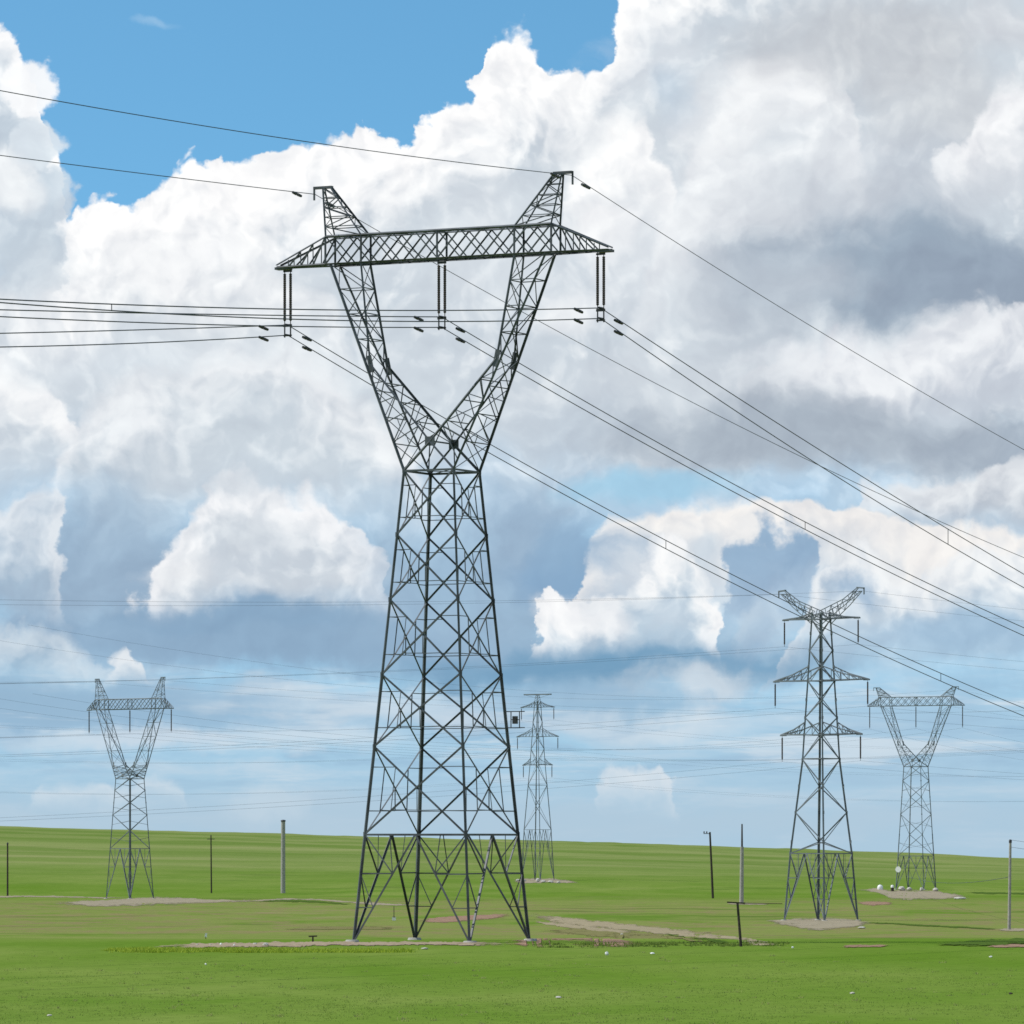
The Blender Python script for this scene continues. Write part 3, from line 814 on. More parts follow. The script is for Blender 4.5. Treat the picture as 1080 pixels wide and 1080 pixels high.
# ------------------------------------------------------------------ poles
def pole(name, pxb, pyb, pxt, pyt, wpx, label, mat, top=None, taper=.7):
    p = place(pxb, pyb); S = p.y / FOC
    root = empty(name, p); tag(root, label, 'pole', 'poles in the grassland')
    t = Vector(((pxt - pxb) * S, 0, (pyb - pyt) * S))
    r = wpx * S / 2
    m = MB(); m.cone((0, 0, -.6), t * .5, r, r * (1 + taper) / 2, 12); m.cone(t * .5, t, r * (1 + taper) / 2, r * taper, 12)
    m.build('pole_shaft', mat, root)
    if top == 'crossarm':
        m = MB(); d = Vector((1.1, .5, 0)).normalized()
        m.bar(t + d * -1.5 - Vector((0, 0, .35)), t + d * .12 - Vector((0, 0, .35)), .14, .14, (0, 0, 1))
        m.build('crossarm', mat, root)
        for k in (-1.4, -.75):
            m = MB(); m.lathe(t + d * k - Vector((0, 0, .25)), [(0, .05), (.05, .16), (.2, .12), (.3, .16), (.42, .05)], 8); m.build('pin_insulator', PORCELAIN, root)
    elif top == 'rod':
        m = MB(); m.cone(t, t + Vector((0, 0, 24 * S)), r * .45, r * .32, 8); m.build('mast_tube', TIMBER, root)
    elif top == 'cap':
        m = MB(); m.lathe(t - Vector((0, 0, .1)), [(0, r * taper * 1.25), (.3, r * taper * 1.25), (.42, r * .3)], 12); m.build('pole_cap', FITTING, root)
    elif top == 'pin':
        m = MB(); m.lathe(t, [(0, .06), (.1, .18), (.3, .14), (.45, .05)], 8); m.build('pin_insulator', PORCELAIN, root)
        m = MB(); m.bar(t + Vector((-.9, .2, -.55)), t + Vector((.9, -.2, -.55)), .15, .18, (0, 0, 1)); m.build('crossarm', FITTING, root)
    return root
pole('utility_pole', 8, 945, 8, 890, 2.0, 'thin dark utility pole at the left edge of the field', TIMBER, 'cap', .8)
pole('utility_pole', 223, 942, 222.5, 882.5, 1.7, 'thin dark utility pole just right of the left tower', TIMBER, 'pin', .75)
pole('concrete_pole', 298.5, 942, 298.7, 866, 5.0, 'thick pale concrete pole between left tower and big tower', CONCRETE, 'cap', .85)
pole('utility_pole', 752, 947.5, 748.7, 877.5, 2.6, 'leaning utility pole left of the tall concrete pole', TIMBER, 'crossarm', .75)
pole('concrete_pole', 782, 953, 782.6, 893, 4.6, 'tall concrete pole with a thin mast left of the three armed tower', CONCRETE, 'rod', .8)
rp = pole('concrete_pole', 1064.3, 981, 1065.6, 888, 3.6, 'grey concrete pole near the right edge of the field', CONCRETE, 'cap', .72)
# low cable run off that pole
q = rp.location; S = q.y / FOC
m = MB(); pts = []
a = Vector((q.x, q.y, q.z + (981 - 925) * S)); b = ground(955, 945) + Vector((0, 0, 4.6))
for i in range(41):
    t = i / 40; v = a.lerp(b, t); v.z -= 4 * 1.2 * t * (1 - t); pts.append(v)
m.tube(pts, .035, 5)
tag(m.build('low_cable', CABLE), 'low dark cable from the right edge pole towards the right tower', 'cable')
for k, dz in enumerate((.4, -.5)):
    m = MB(); pts = []
    a = Vector((q.x, q.y, q.z + (981 - 889) * S + dz)); b = a + Vector((70, 60, -1.0))
    for i in range(31):
        t = i / 30; v = a.lerp(b, t); v.z -= 4 * 2.2 * t * (1 - t); pts.append(v)
    m.tube(pts, .02, 5)
    tag(m.build('low_cable', CABLE), ('upper', 'lower')[k] + ' thin wire running off the top of the right edge pole', 'cable')

# leaning timber post with a long rail
p = place(782, 998.4); S = p.y / FOC
root = empty('barrier_post', p); tag(root, 'dark leaning timber post carrying a long thin rail beside the dirt track', 'post')
t = Vector((-4.2 * S, 0, 46 * S))
m = MB(); m.cone((0, 0, -.4), t, .095, .075, 9); m.build('post', TIMBER, root)
m = MB(); m.bar(t + Vector((-11 * S, 0, .05)), t + Vector((8 * S, 0, -.02)), .10, .09, (0, 0, 1)); m.bar(t + Vector((8 * S, 0, -.02)), t + Vector((48 * S, 1.0, -.06)), .035, .04, (0, 0, 1))
m.build('rail', TIMBER, root)

# ------------------------------------------------------------------ small things on the ground
def stone(px, py, wpx, hpx, label, mat=STONE, name='stone', cat='stone', group='pale stones', seed=1):
    p = place(px, py); S = p.y / FOC
    m = MB(); m.rock((0, 0, hpx * S * .40), wpx * S / 2, wpx * S / 2, hpx * S * .55, seed)
    o = m.build(name, mat); o.location = p
    return tag(o, label, cat, group)
stone(208, 997.5, 3.5, 2.2, 'pale stone at the left end of the gravel strip', seed=1)
stone(222, 997.6, 3.0, 2.0, 'pale stone second from the left on the gravel strip', seed=2)
stone(233, 997.4, 2.8, 3.0, 'small whitest stone on the gravel strip', WHITE, seed=3)
stone(247, 998, 2.6, 2.6, 'white stone left of the big flat stones on the gravel strip', WHITE, seed=4)
stone(269, 996.8, 5.0, 2.6, 'flat pale stone on the gravel strip, left of a bigger one', seed=5)
stone(280, 998, 6.5, 4.0, 'biggest pale stone on the gravel strip', seed=6)
stone(896.0 - 448, 1001.5, 8, 2.2, 'flat pale slab in the grass in front of the big tower', seed=7)
stone(640, 1007.5, 4.2, 4.2, 'white round lump in the grass right of the big tower', WHITE, 'litter', 'litter', 'white scraps in the grass', 8)
stone(688, 1006.4, 5.5, 2.0, 'flat whitish scrap right of the white round lump', WHITE, 'litter', 'litter', 'white scraps in the grass', 9)
stone(589, 1053, 7, 2.6, 'whitish scrap in the foreground grass left of centre bottom', STONE, 'litter', 'litter', 'white scraps in the grass', 10)
stone(899, 1048.5, 6, 2.4, 'whitish scrap in the foreground grass below the three armed tower', STONE, 'litter', 'litter', 'white scraps in the grass', 11)
stone(1045, 1010, 4.0, 2.0, 'small white scrap near the right edge', WHITE, 'litter', 'litter', 'white scraps in the grass', 12)
stone(217, 1018, 2.4, 2.2, 'tiny white scrap below the gravel strip on the left', WHITE, 'litter', 'litter', 'white scraps in the grass', 13)
stone(52, 1072, 6, 2.0, 'whitish scrap at the lower left corner', STONE, 'litter', 'litter', 'white scraps in the grass', 15)
stone(1066, 1049, 5, 2.2, 'dark clod near the lower right edge', TIMBER, 'clod', 'clod', None, 14)
stone(836, 1000.2, 3, 2.2, 'white stone at the end of the dirt track', WHITE, seed=16)
stone(656, 986, 4, 1.6, 'flat pale stone beside the curving dirt track', seed=17)
for i, (sx, sy, w_, h_) in enumerate([(546, 928.5, 5, 2.4), (553, 929, 4, 2.6), (567, 929.6, 5, 4.6), (573, 930, 6, 2.6), (581, 930.2, 7, 2.6), (589, 930.6, 4.5, 2.2)]):
    stone(sx, sy + .8, w_, h_, ('block left of the far slender tower feet', 'second block from the left at the far slender tower', 'tallest block under the far slender tower', 'middle block right of the tallest one at the far tower',
          'long block under the right foot of the far slender tower', 'rightmost block at the far slender tower')[i], STONE, 'stone_block', 'block', 'blocks at the far slender tower', 30 + i)
for i, (sx, sy, w_, h_) in enumerate([(951, 939.5, 8, 5), (959, 939.4, 6, 4), (972, 939.6, 4.5, 4), (987, 940, 6.5, 4)]):
    stone(sx, sy, w_, h_, ('leftmost boulder', 'second boulder from the left', 'small boulder third from the left', 'rightmost boulder')[i] + ' at the feet of the right Y tower', STONE, 'boulder', 'boulder', 'boulders at the right Y tower', 40 + i)
for i, (sx, sy, w_, h_) in enumerate([(909, 979.4, 9, 2.4), (1012, 948.4, 14, 2.6)]):
    stone(sx, sy, w_, h_, ('flat pale slab at the right foot of the three armed tower', 'flat pale slab right of the right Y tower')[i], STONE, 'slab', 'slab', None, 50 + i)
# white tank and barrel near the right tower
p = place(928.3, 938.6); S = p.y / FOC
root = empty('water_tank', p); tag(root, 'round white tank left of the right Y tower', 'tank')
m = MB(); m.lathe((0, 0, -.1), [(0, 2.5 * S), (1.2 * S, 3.0 * S), (3.6 * S, 3.0 * S), (5.2 * S, 2.2 * S), (5.8 * S, .9 * S)], 16); m.build('tank_body', WHITE, root)
m = MB(); m.lathe((0, 0, 5.75 * S - .1), [(0, .8 * S), (.5 * S, .8 * S)], 10); m.build('lid', STONE, root)
p = place(941.2, 940); S = p.y / FOC
root = empty('barrel', p); tag(root, 'dark barrel with a pale top beside the white tank', 'barrel')
m = MB(); m.lathe((0, 0, -.1), [(0, 1.5 * S), (2 * S, 1.7 * S), (4.4 * S, 1.5 * S)], 12); m.build('drum', TIMBER, root)
m = MB(); m.lathe((0, 0, 4.3 * S - .1), [(0, 1.7 * S), (2.0 * S, 1.7 * S), (2.8 * S, .8 * S)], 12); m.build('lid', WHITE, root)
# markers
p = place(217, 990.5); S = p.y / FOC
root = empty('marker_post', p); tag(root, 'little white marker plate on a stake above the gravel strip', 'marker')
m = MB(); m.cone((0, 0, -.2), (0, 0, 3 * S), .025, .02, 6); m.build('stake', TIMBER, root)
m = MB(); m.bar((0, 0, 2 * S), (.03, 0, 6.2 * S), 2.4 * S, .03, (0, 1, 0)); m.build('plate', WHITE, root)
p = place(330, 994.0); S = p.y / FOC
root = empty('sign_stake', p); tag(root, 'low dark T shaped stake left of the big tower', 'stake')
m = MB(); m.cone((0, 0, -.2), (0, 0, 6.0 * S), .06, .05, 6); m.build('stake', TIMBER, root)
m = MB(); m.bar((-4.5 * S, 0, 6.3 * S), (4.5 * S, 0, 6.6 * S), .09, .09, (0, 0, 1)); m.build('crosspiece', TIMBER, root)
p = place(415.5, 971); S = p.y / FOC
root = empty('marker_box', p); tag(root, 'small white marker box on a pole seen between the big tower legs', 'marker')
m = MB(); m.cone((0, 0, -.2), (0, 0, 15 * S), .06, .05, 6); m.build('stake', FITTING, root)
m = MB(); m.bar((0, 0, .2 * S), (0, 0, 3.6 * S), 4 * S, 3 * S, (0, 1, 0)); m.build('box', WHITE, root)
m = MB(); m.lathe((0, 0, 3.6 * S), [(0, 2.4 * S), (.5 * S, 1.2 * S), (.9 * S, .2 * S)], 4); m.build('cap', TIMBER, root)

# ------------------------------------------------------------------ grass blades in the nearer meadow
def blades(name, n, area, hmin, hmax, mat, label, cat, wide=.02, per=5, seed=5, mask=None):
    r = np.random.default_rng(seed)
    X, Y = area(r, n)
    Z = height(X, Y); n = len(X)
    cx = np.repeat(X, per) + r.normal(0, .10, n * per); cy = np.repeat(Y, per) + r.normal(0, .10, n * per); cz = np.repeat(Z, per) - .02
    h = r.uniform(hmin, hmax, n * per) * np.repeat(r.uniform(.6, 1.25, n), per)
    a = r.uniform(0, 2 * math.pi, n * per); w = wide * r.uniform(.6, 1.4, n * per)
    lx = r.normal(0, .35, n * per) * h; ly = r.normal(0, .35, n * per) * h
    dx, dy = np.cos(a) * w, np.sin(a) * w
    v = np.empty((n * per, 5, 3), np.float32)
    v[:, 0] = np.stack([cx - dx, cy - dy, cz], 1); v[:, 1] = np.stack([cx + dx, cy + dy, cz], 1)
    v[:, 2] = np.stack([cx + dx * .8 + lx * .4, cy + dy * .8 + ly * .4, cz + h * .6], 1); v[:, 3] = np.stack([cx - dx * .8 + lx * .4, cy - dy * .8 + ly * .4, cz + h * .6], 1)
    v[:, 4] = np.stack([cx + lx, cy + ly, cz + h], 1)
    N = n * per
    me = bpy.data.meshes.new(name)
    me.vertices.add(N * 5); me.vertices.foreach_set('co', v.ravel())
    me.loops.add(N * 7); me.polygons.add(N * 2)
    base = (np.arange(N) * 5)[:, None]
    li = np.concatenate([base + np.array([0, 1, 2, 3]), base + np.array([3, 2, 4])], 1).ravel()
    me.loops.foreach_set('vertex_index', li.astype(np.int32))
    st = (np.arange(N) * 7)[:, None] + np.array([0, 4]); me.polygons.foreach_set('loop_start', st.ravel().astype(np.int32))
    me.update(calc_edges=True); me.validate()
    me.materials.append(mat)
    o = bpy.data.objects.new(name, me); COL.objects.link(o)
    return tag(o, label, cat, kind='stuff')
def blade_mat(name, a, b):
    m = bpy.data.materials.new(name); m.use_nodes = True
    t = NT(m.node_tree); bs = m.node_tree.nodes['Principled BSDF']
    P = t.n.new('ShaderNodeNewGeometry')
    n = t.noise(P.outputs['Position'], .35, 4, .6); 
    f = t.add(t.mul(t.lin(n, .3, .7), .6), t.mul(P.outputs['Random Per Island'], .4))
    t.put(bs.inputs['Base Color'], t.mix(f, a, b))
    bs.inputs['Roughness'].default_value = .7; bs.inputs['Specular IOR Level'].default_value = .15
    tr = t.n.new('ShaderNodeBsdfTranslucent'); t.put(tr.inputs[0], t.mix(f, a, b))
    mx = t.n.new('ShaderNodeMixShader'); mx.inputs[0].default_value = .45
    t.l.new(bs.outputs[0], mx.inputs[1]); t.l.new(tr.outputs[0], mx.inputs[2])
    t.l.new(mx.outputs[0], t.n['Material Output'].inputs[0])
    return m
def meadow(r, n):
    Y = 176 + 150 * r.beta(1.0, 1.7, n); X = r.uniform(-.103, .103, n) * Y
    d = vnoise(X / 7, Y / 12, 21) * .6 + vnoise(X / 1.7, Y / 3, 22) * .5
    ok = d > r.uniform(.30, .95, n)
    return X[ok], Y[ok]
blades('meadow_grass', 30000, meadow, .02, .075, blade_mat('meadow_blade', (0.17, 0.27, 0.035), (0.29, 0.36, 0.09)), 'short bright meadow grass in the foreground', 'grass', .016, 5, 5)
blades('tussocks', 170, tussock_spots, .05, .14, blade_mat('tussock_blade', (0.24, 0.32, 0.06), (0.42, 0.42, 0.17)), 'scattered coarse tussocks in the foreground meadow', 'grass', .018, 14, 15)
def bank(r, n):
    px = 110 + 330 * r.beta(1.2, 1.8, n); X = (px - 540) / FOC * 333; Y = 317 + r.beta(1.5, 2.2, n) * 9
    X = X * Y / 333
    ok = vnoise(X / 1.6, Y / 2.5, 5) + .5 * vnoise(X / .5, Y / 1, 6) > r.uniform(.55, 1.15, n)
    return X[ok], Y[ok]
blades('tall_grass', 9000, bank, .05, .24, blade_mat('tall_blade', (0.24, 0.34, 0.02), (0.42, 0.52, 0.07)), 'taller yellow green grass along the gravel strip', 'grass', .03, 6, 6)
def bank2(r, n):
    px = r.uniform(560, 830, n); Y = 330 + r.uniform(0, 12, n) + (px - 560) * .02
    X = (px - 540) / FOC * Y
    ok = vnoise(X / 1.3, Y / 2.5, 8) + .5 * vnoise(X / .5, Y / 1, 9) > r.uniform(.6, 1.15, n)
    return X[ok], Y[ok]
blades('weeds', 1500, bank2, .05, .22, blade_mat('weed_blade', (0.12, 0.19, 0.03), (0.22, 0.28, 0.06)), 'rough weeds along the soil bank and dirt track', 'weeds', .03, 6, 9)

# ------------------------------------------------------------------ sky
SUN_EL = R(50); SUN_AZ = R(-86)      # azimuth from +Y towards +X
world = bpy.data.worlds.new('World'); scene.world = world
world.use_nodes = True
world.node_tree.nodes.clear()
t = NT(world.node_tree)
#SKYBEGIN
out = t.n.new('ShaderNodeOutputWorld'); bg = t.n.new('ShaderNodeBackground')
t.l.new(bg.outputs[0], out.inputs[0])
bg.inputs['Strength'].default_value = 0.1
d = t.n.new('ShaderNodeTexCoord').outputs['Generated']
dx, dy, dz = t.sep(d)
az = t.math('ARCTAN2', dx, dy)
el = t.math('ARCSINE', dz)
# angles in units where the photograph's frame spans 0 to 1.08 in azimuth U and 0 to 1.08 downwards in V
U = t.mad(az, 5.7, .54)
Vv = t.mad(el, -5.745, .885)
P0 = t.vec(U, Vv, 0)
nz0 = t.noise(t.vm('ADD', P0, (1.7, 8.3, 0)), 3.2, 2, .5, col=True)
PW = t.vm('ADD', P0, t.vm('MULTIPLY', t.vm('SUBTRACT', nz0, (.5, .5, .5)), (.10, .03, 0)))
# clear sky
sky = t.n.new('ShaderNodeTexSky'); sky.sky_type = 'NISHITA'; sky.sun_disc = False
sky.sun_elevation = SUN_EL; sky.sun_rotation = SUN_AZ
sky.air_density = 1.0; sky.dust_density = 0.4; sky.ozone_density = 1.0; sky.altitude = 900
up = t.math('MAXIMUM', dz, 0.0)
t.put(sky.inputs['Vector'], t.vm('NORMALIZE', t.vec(dx, dy, t.mad(up, 2.6, .10))))
base = t.mix(1.0, sky.outputs[0], (1.17, 1.94, 1.90), 'MULTIPLY')
C = base
K = 10.0
def col(h): return tuple(x * K for x in srgb(h))
# shared fields
nz = t.noise(P0, 9.0, 6, .55, col=True)
W = t.vm('ADD', PW, t.vm('MULTIPLY', t.vm('SUBTRACT', nz, (.5, .5, .5)), (.095, .085, 0)))       # billowed coordinates
nz2 = t.noise(t.vm('ADD', P0, (4.2, 1.3, 0)), 26.0, 5, .6, col=True)
Wf = t.vm('ADD', W, t.vm('MULTIPLY', t.vm('SUBTRACT', nz2, (.5, .5, .5)), (.026, .026, 0)))
def puff(v, off):
    a = t.voro(t.vm('ADD', v, off), 15.0, 2.5, .55, feature='SMOOTH_F1', smooth=.35, lac=2.3)
    return t.sub(1.0, a)
PF = puff(W, (0, 0, 0))
PFs = puff(W, (-.010, -.012, 0))         # the same puffs a step towards the sun
REL = t.sub(PF, PFs)
F1 = t.noise(W, 5.5, 7, .55)
F2 = t.noise(t.vm('ADD', W, (7.7, 3.1, 0)), 13.0, 6, .55)
F3 = t.noise(t.vm('MULTIPLY', t.vm('ADD', P0, (2.0, 5.0, 0)), (1.0, 5.5, 1)), 5.0, 6, .6, dist=.3)
RELF = t.sub(t.noise(Wf, 30.0, 4, .6), t.noise(t.vm('ADD', Wf, (-.007, -.009, 0)), 30.0, 4, .6))
TX = t.add(t.mad(t.sub(F2, .5), .16, 1.0), t.add(t.mul(REL, -.34), t.mul(RELF, -.07)))
Wu, Wv, _ = t.sep(W)
fu, fv, _ = t.sep(Wf)

layers = 0
def chain(C):
    """every few layers, let the next ones wait for the sky built so far (keeps the shader's memory small)"""
    global W, Wf, fu, layers
    layers += 1
    if layers % 5: return
    e = t.vm('DOT_PRODUCT', C, (1e-9, 1e-9, 1e-9))
    W = t.vm('ADD', W, t.vec(e, e, 0)); Wf = t.vm('ADD', Wf, t.vec(e, e, 0)); fu = t.add(fu, e)

def curve(pts):
    """height of a cloud's upper edge over azimuth; points (x, y) in 1080 px units"""
    n = t.n.new('ShaderNodeFloatCurve')
    c = n.mapping.curves[0]
    P = [((x + 100) / 1280, (y + 300) / 1500) for x, y in pts]
    while len(c.points) < len(P): c.points.new(.5, .5)
    for q, (x, y) in zip(c.points, sorted(P)):
        q.location = (min(max(x, 0), 1), min(max(y, 0), 1)); q.handle_type = 'VECTOR'
    n.mapping.update()
    t.put(n.inputs['Value'], t.mad(fu, 1 / 1.28, .1 / 1.28))
    return t.mad(n.outputs[0], 1.5, -.3)

def cumulus(C, top, lit, shade, depth, amp=.030, soft=.006, base=None, bsoft=.03, alpha=1.0, rel=.5, mid=None, f=None, bamp=.03):
    chain(C)
    OFF = (800, 900, 1100); real = [q for q in top if q[1] not in OFF or (base and q[1] < base - 5)]
    if base is not None and len(real) < len(top):
        pts = list(real)
        (xa, ya), (xb, yb) = pts[0], pts[-1]
        if top[0] not in real:
            h = max(base - ya, 10)
            pts = [(-100, base + 160), (xa - .34 * h - 46, base + 160), (xa - .34 * h - 8, base + 30), (xa - .16 * h, ya + .45 * h)] + pts
        if top[-1] not in real:
            h = max(base - yb, 10)
            pts = pts + [(xb + .16 * h, yb + .45 * h), (xb + .34 * h + 8, base + 30), (xb + .34 * h + 46, base + 160), (1180, base + 160)]
        top = [q for q in pts if -100 <= q[0] <= 1180]
    d = t.sub(curve(top), fv)
    d = t.sub(0.0, d)                                   # positive below the upper edge
    d = t.mad(t.sub(PF, .60), amp * 2.2, d)
    s = t.mad(F2, soft * 4.0, -soft * 1.1) if soft < .02 else soft
    s = t.math('MAXIMUM', s, soft * .35)
    a = t.sstep(d, t.mul(s, -1.0), s)
    if base is not None:
        bb = t.mad(t.sub(F1, .5), bamp, Wv)
        a = t.mul(a, t.sstep(bb, base / 1000 + bsoft, base / 1000 - bsoft))
    if alpha < 1: a = t.mul(a, alpha)
    g = t.mad(t.sub(F1, .5), depth * 1.5, d)
    k = t.sstep(g, 0.0, depth)
    k = t.add(k, t.mad(t.sub(F2, .5), .30, t.mul(RELF, .16)))
    k = t.math('ADD', k, t.mul(REL, rel * 3.2), clamp=True)
    if mid:
        c = t.mix(t.lin(k, .5, 1.0), t.mix(t.lin(k, 0, .5), col(lit), col(mid)), col(shade))
    else:
        c = t.mix(k, col(lit), col(shade))
    return t.mix(a, C, c)

def brush(C, x, y, rx, ry, colour, alpha, edge=1.0, rag=.5, coord=None, F=None, tex=True):
    """a soft cloud mass of its own colour, ragged by noise"""
    chain(C)
    v = t.vm('MULTIPLY', t.vm('SUBTRACT', coord or W, (x / 1000, y / 1000, 0)), (1000 / rx, 1000 / ry, 0))
    l = t.vm('LENGTH', v)
    l = t.mad(t.sub(F or F2, .5), rag * 2, l)
    a = t.sstep(l, 1.15, 1.15 - edge)
    return t.mix(t.mul(a, alpha) if alpha < 1 else a, C, col(colour))
exec_sky = True
# ---- lower sky, haze and stratus
hz = t.sstep(Vv, .40, .90)
C = t.mix(t.mul(hz, .92), C, col('#a8c4da'))
st = t.sstep(F3, .46, .66)
C = t.mix(t.mul(t.mul(st, t.sstep(Vv, .66, .74)), .55), C, col('#cfdde8'))
st2 = t.sstep(F3, .50, .36)
C = t.mix(t.mul(t.mul(st2, t.sstep(Vv, .64, .70)), t.mul(t.sstep(Vv, .87, .80), .55)), C, col('#93b6d2'))
C = brush(C, 80, 740, 420, 45, '#93b4d0', .75, .9)
C = brush(C, 560, 745, 260, 36, '#97b8d2', .6, .9)
C = brush(C, 640, 690, 330, 40, '#7ea4c2', .9, .8)
C = brush(C, 250, 660, 420, 52, '#90aeca', .9, .8)
C = brush(C, 900, 800, 260, 40, '#aac8de', .5, .9)
C = brush(C, 500, 865, 900, 26, '#b4cbdc', .7, .9)
# ---- the great back bank
A_top = [(-100, 330), (0, 285), (60, 238), (100, 226), (150, 226), (185, 200), (200, 188), (250, 178), (300, 163), (340, 150), (372, 158), (395, 132), (420, 160), (438, 145), (470, 118), (500, 98), (520, 80), (527, 50), (545, 44), (575, 52), (600, 72), (638, 88), (652, 46), (664, 5), (690, -60), (760, -120), (1180, -200)]
C = cumulus(C, A_top, '#ffffff', '#ccd6df', .16, .036, .005, base=560, bsoft=.16, rel=.45, mid='#eff2f5', bamp=.2)
# tower of cloud at the left edge
B_top = [(-100, 20), (-20, 40), (0, 50), (15, 54), (28, 72), (38, 92), (48, 120), (50, 150), (58, 175), (64, 215), (70, 240), (80, 400), (100, 800), (1180, 1100)]
C = cumulus(C, B_top, '#fdfeff', '#c3d0dc', .09, .036, .006, base=330, bsoft=.07, rel=.5, mid='#e4ebf1')
C = brush(C, 34, 96, 24, 24, '#f8fafc', .95, .35, .55, Wf)
C = brush(C, 40, 150, 24, 28, '#dce6ee', .9, .35, .55, Wf)
C = brush(C, 50, 205, 26, 28, '#ccd9e4', .9, .4, .55, Wf)
C = brush(C, 8, 190, 34, 40, '#f4f7f9', .8, .8, .7)
C = brush(C, 25, 275, 60, 60, '#c6d3de', .7, .9)
# inner masses of the bank
C = brush(C, 200, 300, 190, 60, '#e6ebef', .6, .9)
C = brush(C, 180, 380, 330, 34, '#d9e2ea', .7, .9)
C = cumulus(C, [(-100, 300), (60, 330), (100, 290), (150, 262), (215, 250), (270, 262), (330, 300), (380, 400), (450, 900), (1180, 1100)], '#fbfcfd', '#dde4ea', .12, .03, .02, base=370, bsoft=.05, alpha=.6, rel=.5)
C = brush(C, 520, 260, 130, 90, '#dfe6ec', .6, .9)
C = brush(C, 640, 170, 70, 90, '#eef2f5', .6, .9)
C = cumulus(C, [(-100, 1100), (560, 900), (600, 214), (622, 180), (650, 150), (672, 134), (692, 146), (704, 180), (715, 900), (1180, 1100)], '#ffffff', '#e3e9ee', .14, .034, .014, base=240, bsoft=.05, alpha=.9, rel=.5)
C = brush(C, 640, 250, 46, 44, '#fbfcfd', .8, .9, .8)
C = brush(C, 596, 330, 40, 26, '#f6f8fa', .6, 1.0, .8)
C = cumulus(C, [(-100, 1100), (700, 800), (725, 220), (750, 150), (790, 75), (830, 65), (880, 90), (900, 180), (960, 800), (1180, 1100)], '#f6f8fa', '#dce3e9', .2, .03, .02, base=330, bsoft=.10, alpha=.75, rel=.4)
C = brush(C, 770, 240, 110, 120, '#e9edf1', .75, .9)
# grey upper right
C = brush(C, 930, 45, 190, 60, '#c6cbd1', .85, .8)
C = brush(C, 1000, 120, 140, 60, '#d0d5da', .8, .9)
C = brush(C, 780, 110, 60, 60, '#f3f5f7', .6, 1.0, .9)
C = brush(C, 700, 60, 70, 70, '#e3e9ef', .6, 1.0, .9)
C = brush(C, 720, 95, 30, 34, '#b4c9db', .5, 1.0, 1.0)
C = brush(C, 930, 205, 170, 75, '#c2cad4', .8, .9)
C = brush(C, 960, 290, 210, 75, '#9aabbc', .95, .75)
C = brush(C, 1040, 300, 130, 60, '#95a4b6', .8, .8)
C = brush(C, 800, 320, 90, 60, '#b6c1cd', .7, .9)
C = cumulus(C, [(-100, 1100), (960, 900), (1004, 168), (1020, 150), (1040, 126), (1064, 108), (1100, 98), (1180, 98)], '#f8f9fb', '#dde2e8', .10, .03, .016, base=196, bsoft=.03, rel=.45, alpha=.85)
C = brush(C, 880, 170, 70, 40, '#e4e8ed', .6, 1.0, .9)
C = brush(C, 1060, 40, 60, 40, '#d9dee4', .6, 1.0, .9)
C = brush(C, 860, 290, 60, 34, '#c3ccd6', .6, 1.0, .9)
C = brush(C, 700, 300, 90, 50, '#dfe5eb', .6, 1.0, .9)
# middle bands on the right
C = brush(C, 980, 375, 190, 34, '#dde3ea', .9, .7, .7)
C = cumulus(C, [(-100, 1100), (700, 800), (780, 400), (840, 372), (900, 366), (960, 352), (1010, 346), (1060, 330), (1180, 320)], '#eceff3', '#c5cdd8', .10, .03, .015, base=425, bsoft=.035, alpha=.9, rel=.5)
C = brush(C, 720, 400, 190, 40, '#d0d8e0', .7, .9)
C = brush(C, 840, 455, 280, 52, '#a9b5c2', .95, .8)
C = brush(C, 1040, 470, 120, 40, '#a2afbe', .8, .8)
C = brush(C, 600, 440, 90, 50, '#c3ced9', .6, .9)
C = cumulus(C, [(-100, 1100), (840, 900), (900, 535), (940, 508), (985, 505), (1010, 498), (1050, 480), (1080, 486), (1180, 480)], '#e6eaee', '#bfc7d1', .07, .028, .01, base=552, bsoft=.035, alpha=.95, rel=.5)
# ---- middle left
C = brush(C, 90, 470, 150, 60, '#c3d1de', .9, .9)
C = brush(C, 290, 470, 170, 44, '#d6dfe7', .8, .9)
C = brush(C, 330, 430, 250, 60, '#d3dde5', .7, .9)
C = cumulus(C, [(-100, 400), (0, 388), (40, 400), (62, 430), (80, 900), (1180, 1100)], '#f4f6f8', '#cfd9e2', .09, .03, .01, base=480, bsoft=.04, rel=.5)
C = cumulus(C, [(-100, 1100), (50, 900), (75, 440), (110, 415), (170, 400), (230, 380), (300, 372), (360, 390), (400, 420), (440, 500), (500, 900), (1180, 1100)], '#eff2f5', '#cbd6df', .12, .03, .02, base=525, bsoft=.05, alpha=.8, rel=.5)
C = brush(C, 230, 610, 340, 52, '#98b2ca', .85, .9)
C = brush(C, 120, 555, 60, 60, '#a4bbd0', .8, .9)
C = brush(C, 100, 600, 150, 60, '#98b1c9', .9, .85)
C = brush(C, 280, 665, 300, 42, '#8fadc8', .95, .75)
C = cumulus(C, [(-100, 520), (0, 545), (30, 535), (50, 532), (60, 556), (75, 900), (1180, 1100)], '#e6ebf0', '#b4c6d6', .09, .034, .014, base=618, bsoft=.05, rel=.5, alpha=.85)
C = cumulus(C, [(-100, 1100), (140, 900), (156, 606), (168, 578), (190, 556), (215, 524), (240, 506), (268, 514), (300, 532), (328, 522), (356, 546), (384, 572), (400, 600), (412, 900), (1180, 1100)], '#f6f7f9', '#ccd5de', .11, .034, .012, base=632, bsoft=.020, rel=.6, bamp=.03, alpha=.96, mid='#e3e8ed')
C = brush(C, 262, 560, 70, 34, '#cfd7df', .75, 1.0, .7)
